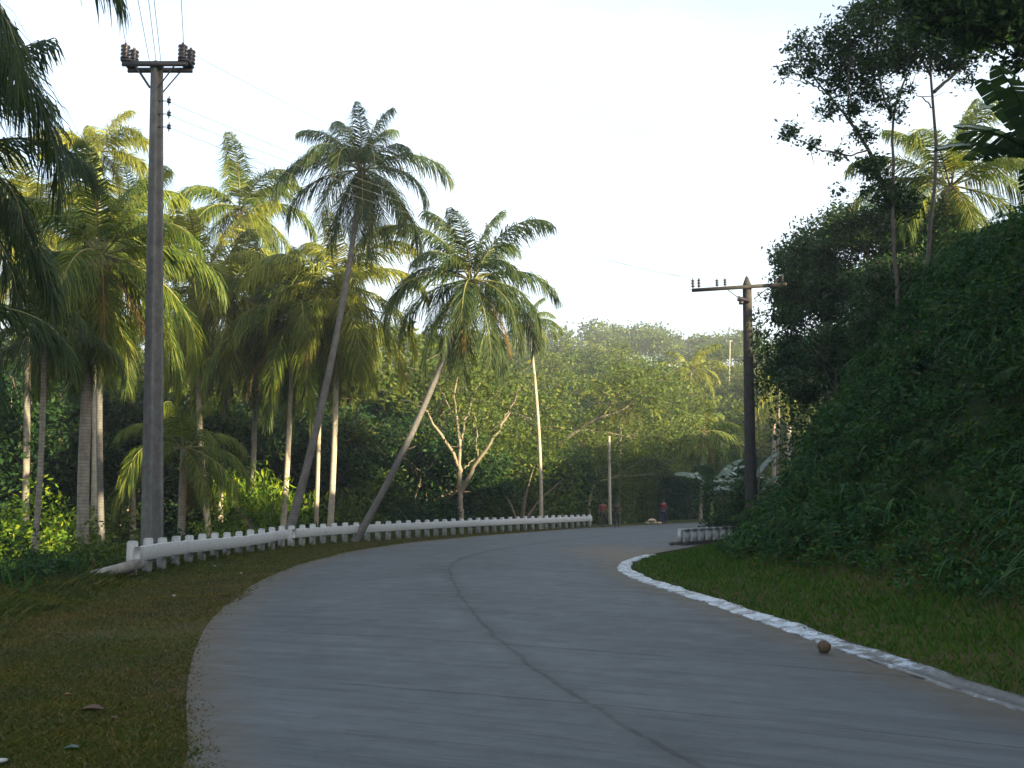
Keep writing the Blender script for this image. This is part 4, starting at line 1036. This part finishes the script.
# ------------------------------------------------------------------ people
def skinned(name, verts, edges, radii, mat, parent, root_idx=0, sub=2):
    me = bpy.data.meshes.new(name); me.from_pydata([tuple(v) for v in verts], edges, []); me.materials.append(mat)
    o = bpy.data.objects.new(name, me); COL.objects.link(o); o.parent = parent
    md = o.modifiers.new('skin', 'SKIN'); sv_ = me.skin_vertices[0].data if me.skin_vertices else None
    if sv_ is None:
        bm_ = None
    for q, r in enumerate(radii): me.skin_vertices[0].data[q].radius = r if hasattr(r, '__len__') else (r, r)
    me.skin_vertices[0].data[root_idx].use_root = True
    md.use_smooth_shade = True
    s = o.modifiers.new('sub', 'SUBSURF'); s.levels = sub; s.render_levels = sub
    return o
def person(label, loc, rz, shirt, trousers, stride=.16, arms=(.0, .0), scale=1.0, sleeve=True, bag=None, seed=0):
    """1.7 m figure facing +y in its own frame; legs in a walking stride"""
    root = empty('person', tuple(loc), rz); root.scale = (scale,) * 3; tag(root, label, 'person')
    J = {}
    J['pel'] = (0, 0, .92); J['sp'] = (0, .01, 1.08); J['ch'] = (0, .01, 1.27); J['nb'] = (0, .0, 1.42); J['nk'] = (0, .015, 1.49); J['hd'] = (0, .03, 1.58); J['ht'] = (0, .025, 1.67)
    for s, sd in (('l', -1), ('r', 1)):
        st = stride * sd
        J['hip' + s] = (.095 * sd, 0, .88); J['kn' + s] = (.10 * sd, st * .55 + .03, .49); J['an' + s] = (.10 * sd, st, .09 + (.04 if st < 0 else 0)); J['to' + s] = (.115 * sd, st + .17, .035)
        a = arms[0 if sd < 0 else 1]
        J['sh' + s] = (.17 * sd, 0, 1.38); J['el' + s] = (.235 * sd, -st * .45 + a * .12, 1.12 + a * .02); J['wr' + s] = (.245 * sd, -st * .7 + .09 + a * .25, .90 + a * .28); J['hn' + s] = (.24 * sd, -st * .75 + .12 + a * .3, .82 + a * .32)
    names = list(J); idx = {n_: q for q, n_ in enumerate(names)}
    E = [('pel', 'sp'), ('sp', 'ch'), ('ch', 'nb'), ('nb', 'nk'), ('nk', 'hd'), ('hd', 'ht')]
    for s in 'lr': E += [('pel', 'hip' + s), ('hip' + s, 'kn' + s), ('kn' + s, 'an' + s), ('an' + s, 'to' + s), ('nb', 'sh' + s), ('sh' + s, 'el' + s), ('el' + s, 'wr' + s), ('wr' + s, 'hn' + s)]
    rad = {'pel': (.13, .095), 'sp': (.115, .085), 'ch': (.14, .095), 'nb': (.09, .07), 'nk': .052, 'hd': (.075, .09), 'ht': (.055, .065)}
    for s in 'lr': rad.update({'hip' + s: .085, 'kn' + s: .052, 'an' + s: .035, 'to' + s: .028, 'sh' + s: .055, 'el' + s: .038, 'wr' + s: .025, 'hn' + s: .03})
    body = skinned('body', [J[n_] for n_ in names], [(idx[a], idx[b]) for a, b in E], [rad[n_] for n_ in names], M['skin'], root, idx['pel'])
    # fingers: five short chains per hand
    m = MB()
    for s, sd in (('l', -1), ('r', 1)):
        hnd = np.array(J['hn' + s]); wr = np.array(J['wr' + s]); d = unit(hnd - wr)
        for q in range(4):
            o_ = np.array([0, (q - 1.5) * .017, 0]); p0 = hnd + o_ + d * .02; l = [.055, .065, .06, .045][q]
            m.tube(np.array([p0, p0 + d * l * .5, p0 + d * l * .9 + np.array([-sd * .02, 0, 0])]), [.009, .008, .006], 6)
        p0 = wr + d * .03 + np.array([0, .02, 0]); m.tube(np.array([p0, p0 + d * .03 + np.array([0, .025, 0]), p0 + d * .06 + np.array([0, .03, 0])]), [.011, .009, .007], 6)
    m.build('fingers', M['skin'], root, True)
    # face
    m = MB(); rg = rng_(seed); hd = np.array([0, .03, 1.595])
    m.tube(hd + np.array([[0, .085, .012], [0, .115, -.02], [0, .092, -.028]]), [.009, .014, .008], 6); m.build('nose', M['skin'], root, True)
    for sd in (-1, 1):
        m = MB(); m.blob(hd + [sd * .078, 0, -.005], .026, rg, 8, .02, (.4, .8, 1.2)); m.build('ear', M['skin'], root, True)
        m = MB(); m.blob(hd + [sd * .03, .082, .012], .011, rg, 6, .0, (1.3, .6, .7)); m.build('eye', M['hair'], root, True)
    m = MB(); m.blob(hd + [0, .086, -.045], .018, rg, 6, 0, (1.4, .5, .4)); m.build('mouth', M['cloth_pink'], root, True)
    m = MB(); m.blob(hd + [0, -.018, .045], .098, rg, 12, .03, (.92, 1.02, .88)); m.build('hair', M['hair'], root, True)
    g = .014
    def garment(name, keys, edges, grow, mat, ends=()):
        ii = {n_: q for q, n_ in enumerate(keys)}; rr_ = []
        for n_ in keys:
            b_ = rad.get(n_, .05); b_ = b_ if hasattr(b_, '__len__') else (b_, b_); rr_.append((b_[0] + grow, b_[1] + grow))
        skinned(name, [J[n_] for n_ in keys], [(ii[a], ii[b]) for a, b in edges], rr_, mat, root, ii['pel'])
    for s in 'lr':
        J['mid' + s] = tuple(np.array(J['sh' + s]) * .35 + np.array(J['el' + s]) * .65); rad['mid' + s] = .048
        J['cuf' + s] = tuple(np.array(J['kn' + s]) * .1 + np.array(J['an' + s]) * .9); rad['cuf' + s] = .045
    J['neck'] = (0, .005, 1.44); rad['neck'] = (.07, .06)
    garment('shirt', ['pel', 'sp', 'ch', 'nb', 'neck', 'shl', 'shr', 'midl', 'midr'], [('pel', 'sp'), ('sp', 'ch'), ('ch', 'nb'), ('nb', 'neck'), ('nb', 'shl'), ('nb', 'shr'), ('shl', 'midl'), ('shr', 'midr')], g + .008, M[shirt])
    garment('trousers', ['pel', 'hipl', 'hipr', 'knl', 'knr', 'cufl', 'cufr'], [('pel', 'hipl'), ('pel', 'hipr'), ('hipl', 'knl'), ('hipr', 'knr'), ('knl', 'cufl'), ('knr', 'cufr')], g, M[trousers])
    for s in 'lr':
        m = MB(); a = np.array(J['an' + s]); t_ = np.array(J['to' + s]); m.tube(np.array([a + [0, -.05, -.03], a + [0, .03, -.02], t_ + [0, -.03, .01], t_ + [0, .04, 0]]), [.04, .05, .042, .022], 8); m.build('shoe', M['cloth_dark'], root, True)
    if bag:
        m = MB(); m.box((0, -.17, 1.22), (.14, .07, .19), 0, .85); o = m.build('backpack', M[bag]); o.parent = root
    return root
g1 = at(603, 527, 63.5); g2 = at(617, 527.5, 62.5); g3 = at(664, 524, 71)
person('person in an orange-red top and dark trousers nearest the guard rail\'s end', (g1[0], g1[1], .03), R(200), 'cloth_orange', 'cloth_brown', .17, (.2, .1), .98, seed=1)
person('person in dark clothes just right of the plain pale post', (g2[0], g2[1], .03), R(172), 'cloth_brown', 'cloth_dark', .2, (.9, .9), .93, seed=2)
person('person in a red top and navy trousers walking alone on the road nearest the bank', (g3[0], g3[1], .03), R(-12), 'cloth_red', 'cloth_navy', .12, (.3, .6), 1.02, seed=3)

# ------------------------------------------------------------------ small things
def stones(label, c, n, r, spread, mat, seed, name='stone_pile'):
    rg = rng_(seed); root = empty(name, tuple(c)); tag(root, label, 'stones')
    for q in range(n):
        m = MB(); s = r * rg.uniform(.7, 1.3); x, y = rg.normal(size=2) * spread; m.blob((0, 0, 0), s, rg, 8, .12, (1.2, .9, .7)); o = m.build('stone', M[mat], root, True); o.location = (x, y * .4, s * .55 + (.18 if q % 3 == 0 else 0))
p = at(652, 524, 72.5); stones('small heap of cream stones left of the person in the red top', (p[0], p[1], .02), 9, .15, .32, 'husk', 71)
def lone(name, label, cat, px, py, D, r, mat, sc_, seed, z=None):
    p = at(px, py, D); rg = rng_(seed); m = MB(); m.blob((0, 0, 0), r, rg, 12, .10, sc_); o = m.build(name, M[mat], smooth=True); o.location = (p[0], p[1], (z if z is not None else p[2])); tag(o, label, cat)
lone('stone', 'brown rounded stone sitting on the white drain kerb', 'stone', 824, 650, 10.75, .068, 'stone', (1.1, .85, .9), 81, .09)
lone('stone', 'small dark stone on the road before the culvert wall', 'stone', 672, 546, 36, .09, 'stone', (1.2, 1, .7), 82, .13)
def flatleaf(label, px, py, D, L, mat, rz, name='fallen_leaf', cat='leaf', z=.018):
    p = at(px, py, D); m = MB(); n = 9; t = np.linspace(0, 1, n); w_ = .32 * L * np.sin(np.pi * t) ** .8
    V = []
    for a in range(n):
        V += [[(t[a] - .5) * L, -w_[a], .25 * w_[a] + .05 * L * math.sin(3 * t[a])], [(t[a] - .5) * L, 0, .05 * L * math.sin(3 * t[a])], [(t[a] - .5) * L, w_[a], .35 * w_[a] + .05 * L * math.sin(3 * t[a])]]
    i, j = np.meshgrid(np.arange(n - 1), np.arange(2), indexing='ij'); m.add(V, np.stack([i * 3 + j, i * 3 + j + 1, (i + 1) * 3 + j + 1, (i + 1) * 3 + j], -1).reshape(-1, 4))
    o = m.build(name, M[mat]); s = o.modifiers.new('thick', 'SOLIDIFY'); s.thickness = .002; o.location = (p[0], p[1], z); o.rotation_euler = (0, 0, rz); tag(o, label, cat)
flatleaf('large curled rust brown leaf on the left verge', 92, 705, 7.9, .19, 'leaf_litter', .1)
flatleaf('small orange fallen leaf on the left verge above the rust brown one', 68, 690, 8.5, .08, 'leaf_orange', .6)
flatleaf('faded green scrap of plastic low on the left verge', 72, 741, 6.7, .10, 'plastic_green', .2, 'plastic_scrap', 'litter')
flatleaf('tiny dark leaf right of the large rust brown leaf', 114, 713, 7.6, .08, 'leaf_litter', -.2)
for px, py, D, lab in ((215, 566, 24.9, 'white scrap of litter in the grass below the near guard rail'), (241, 573, 22.5, 'white scrap of litter nearest the road edge'), (174, 596, 17.1, 'pale scrap of litter in the grass left of the road edge'), (2, 757, 6.3, 'pale scrap at the bottom left corner of the verge')):
    lone('litter', lab, 'litter', px, py, D, .028, 'litter', (1.2, 1, .5), px, .04)

# ------------------------------------------------------------------ unseen trees added right and behind to cast shade
TAN = math.tan(SUN_EL); UX, UY = math.sin(SUN_AZ), math.cos(SUN_AZ); SX, SY = -UY, UX
T_sh = [tree_mesh(700 + q, 10, 1.0, 6500, .55, 1.2, 4, .25, 'leaf', 'bark', .3, .5, 1, skirt=.6, rmax=5) for q in range(2)]
def shade_tree(s, v, u, scale, k=[0]):
    x, y = u * UX + s * SX, u * UY + s * SY; z0 = H(x, y); zt = v + u * TAN   # tree top where the ray of parameter v passes
    h = max(zt - z0, 3); k[0] += 1
    place_tree(T_sh[k[0] % 2], 'unseen tree added on the hill to shade the road and palms', (x, y, z0), scale, k[0] * 1.3, 'unseen trees added to cast shade', sz=h / 10.0)
for s, v, u, sc__ in [(-4, 14, 24, 1.0), (-10, 13, 24, 1.0), (2, 17, 22, .95), (7, 19, 24, 1.0), (11.5, 22, 22, .8), (14.5, 21, 26, .55), (21.5, 15, 18, .5), (23.8, 20, 20, .5), (25.2, 27, 18, .48), (26.8, 31, 20, .42), (4, 14, 34, 1.1), (10, 15, 36, 1.0), (14, 9, 34, .8),
                         (38.8, 15.5, 14, .35), (41.0, 13.5, 15, .4), (43.5, 12.5, 16, .7), (48.5, 13, 18, .8), (55, 15, 18, .9), (61, 15.5, 20, .9), (68, 16.5, 20, 1.0), (75, 17.5, 22, 1.0), (83, 18, 22, 1.1), (92, 19, 24, 1.2)]:
    shade_tree(s, v, u, sc__)
hz = MB(); hz.box((0, 0, 0), (1, 1, 1)); hm = bpy.data.materials.new('haze'); hm.use_nodes = True; ht = hm.node_tree; ht.nodes.remove(ht.nodes['Principled BSDF'])
pv = ht.nodes.new('ShaderNodeVolumePrincipled'); pv.inputs['Color'].default_value = (.86, .92, 1, 1); pv.inputs['Density'].default_value = .0007; pv.inputs['Anisotropy'].default_value = .2
ht.links.new(pv.outputs[0], ht.nodes['Material Output'].inputs['Volume'])
ho = hz.build('haze', hm); ho.scale = (800, 850, 60); ho.location = (0, 725, 54); tag(ho, 'thin morning haze', 'haze', kind='stuff')
print('faces', sum(len(o.data.polygons) for o in COL.objects if o.type == 'MESH'))
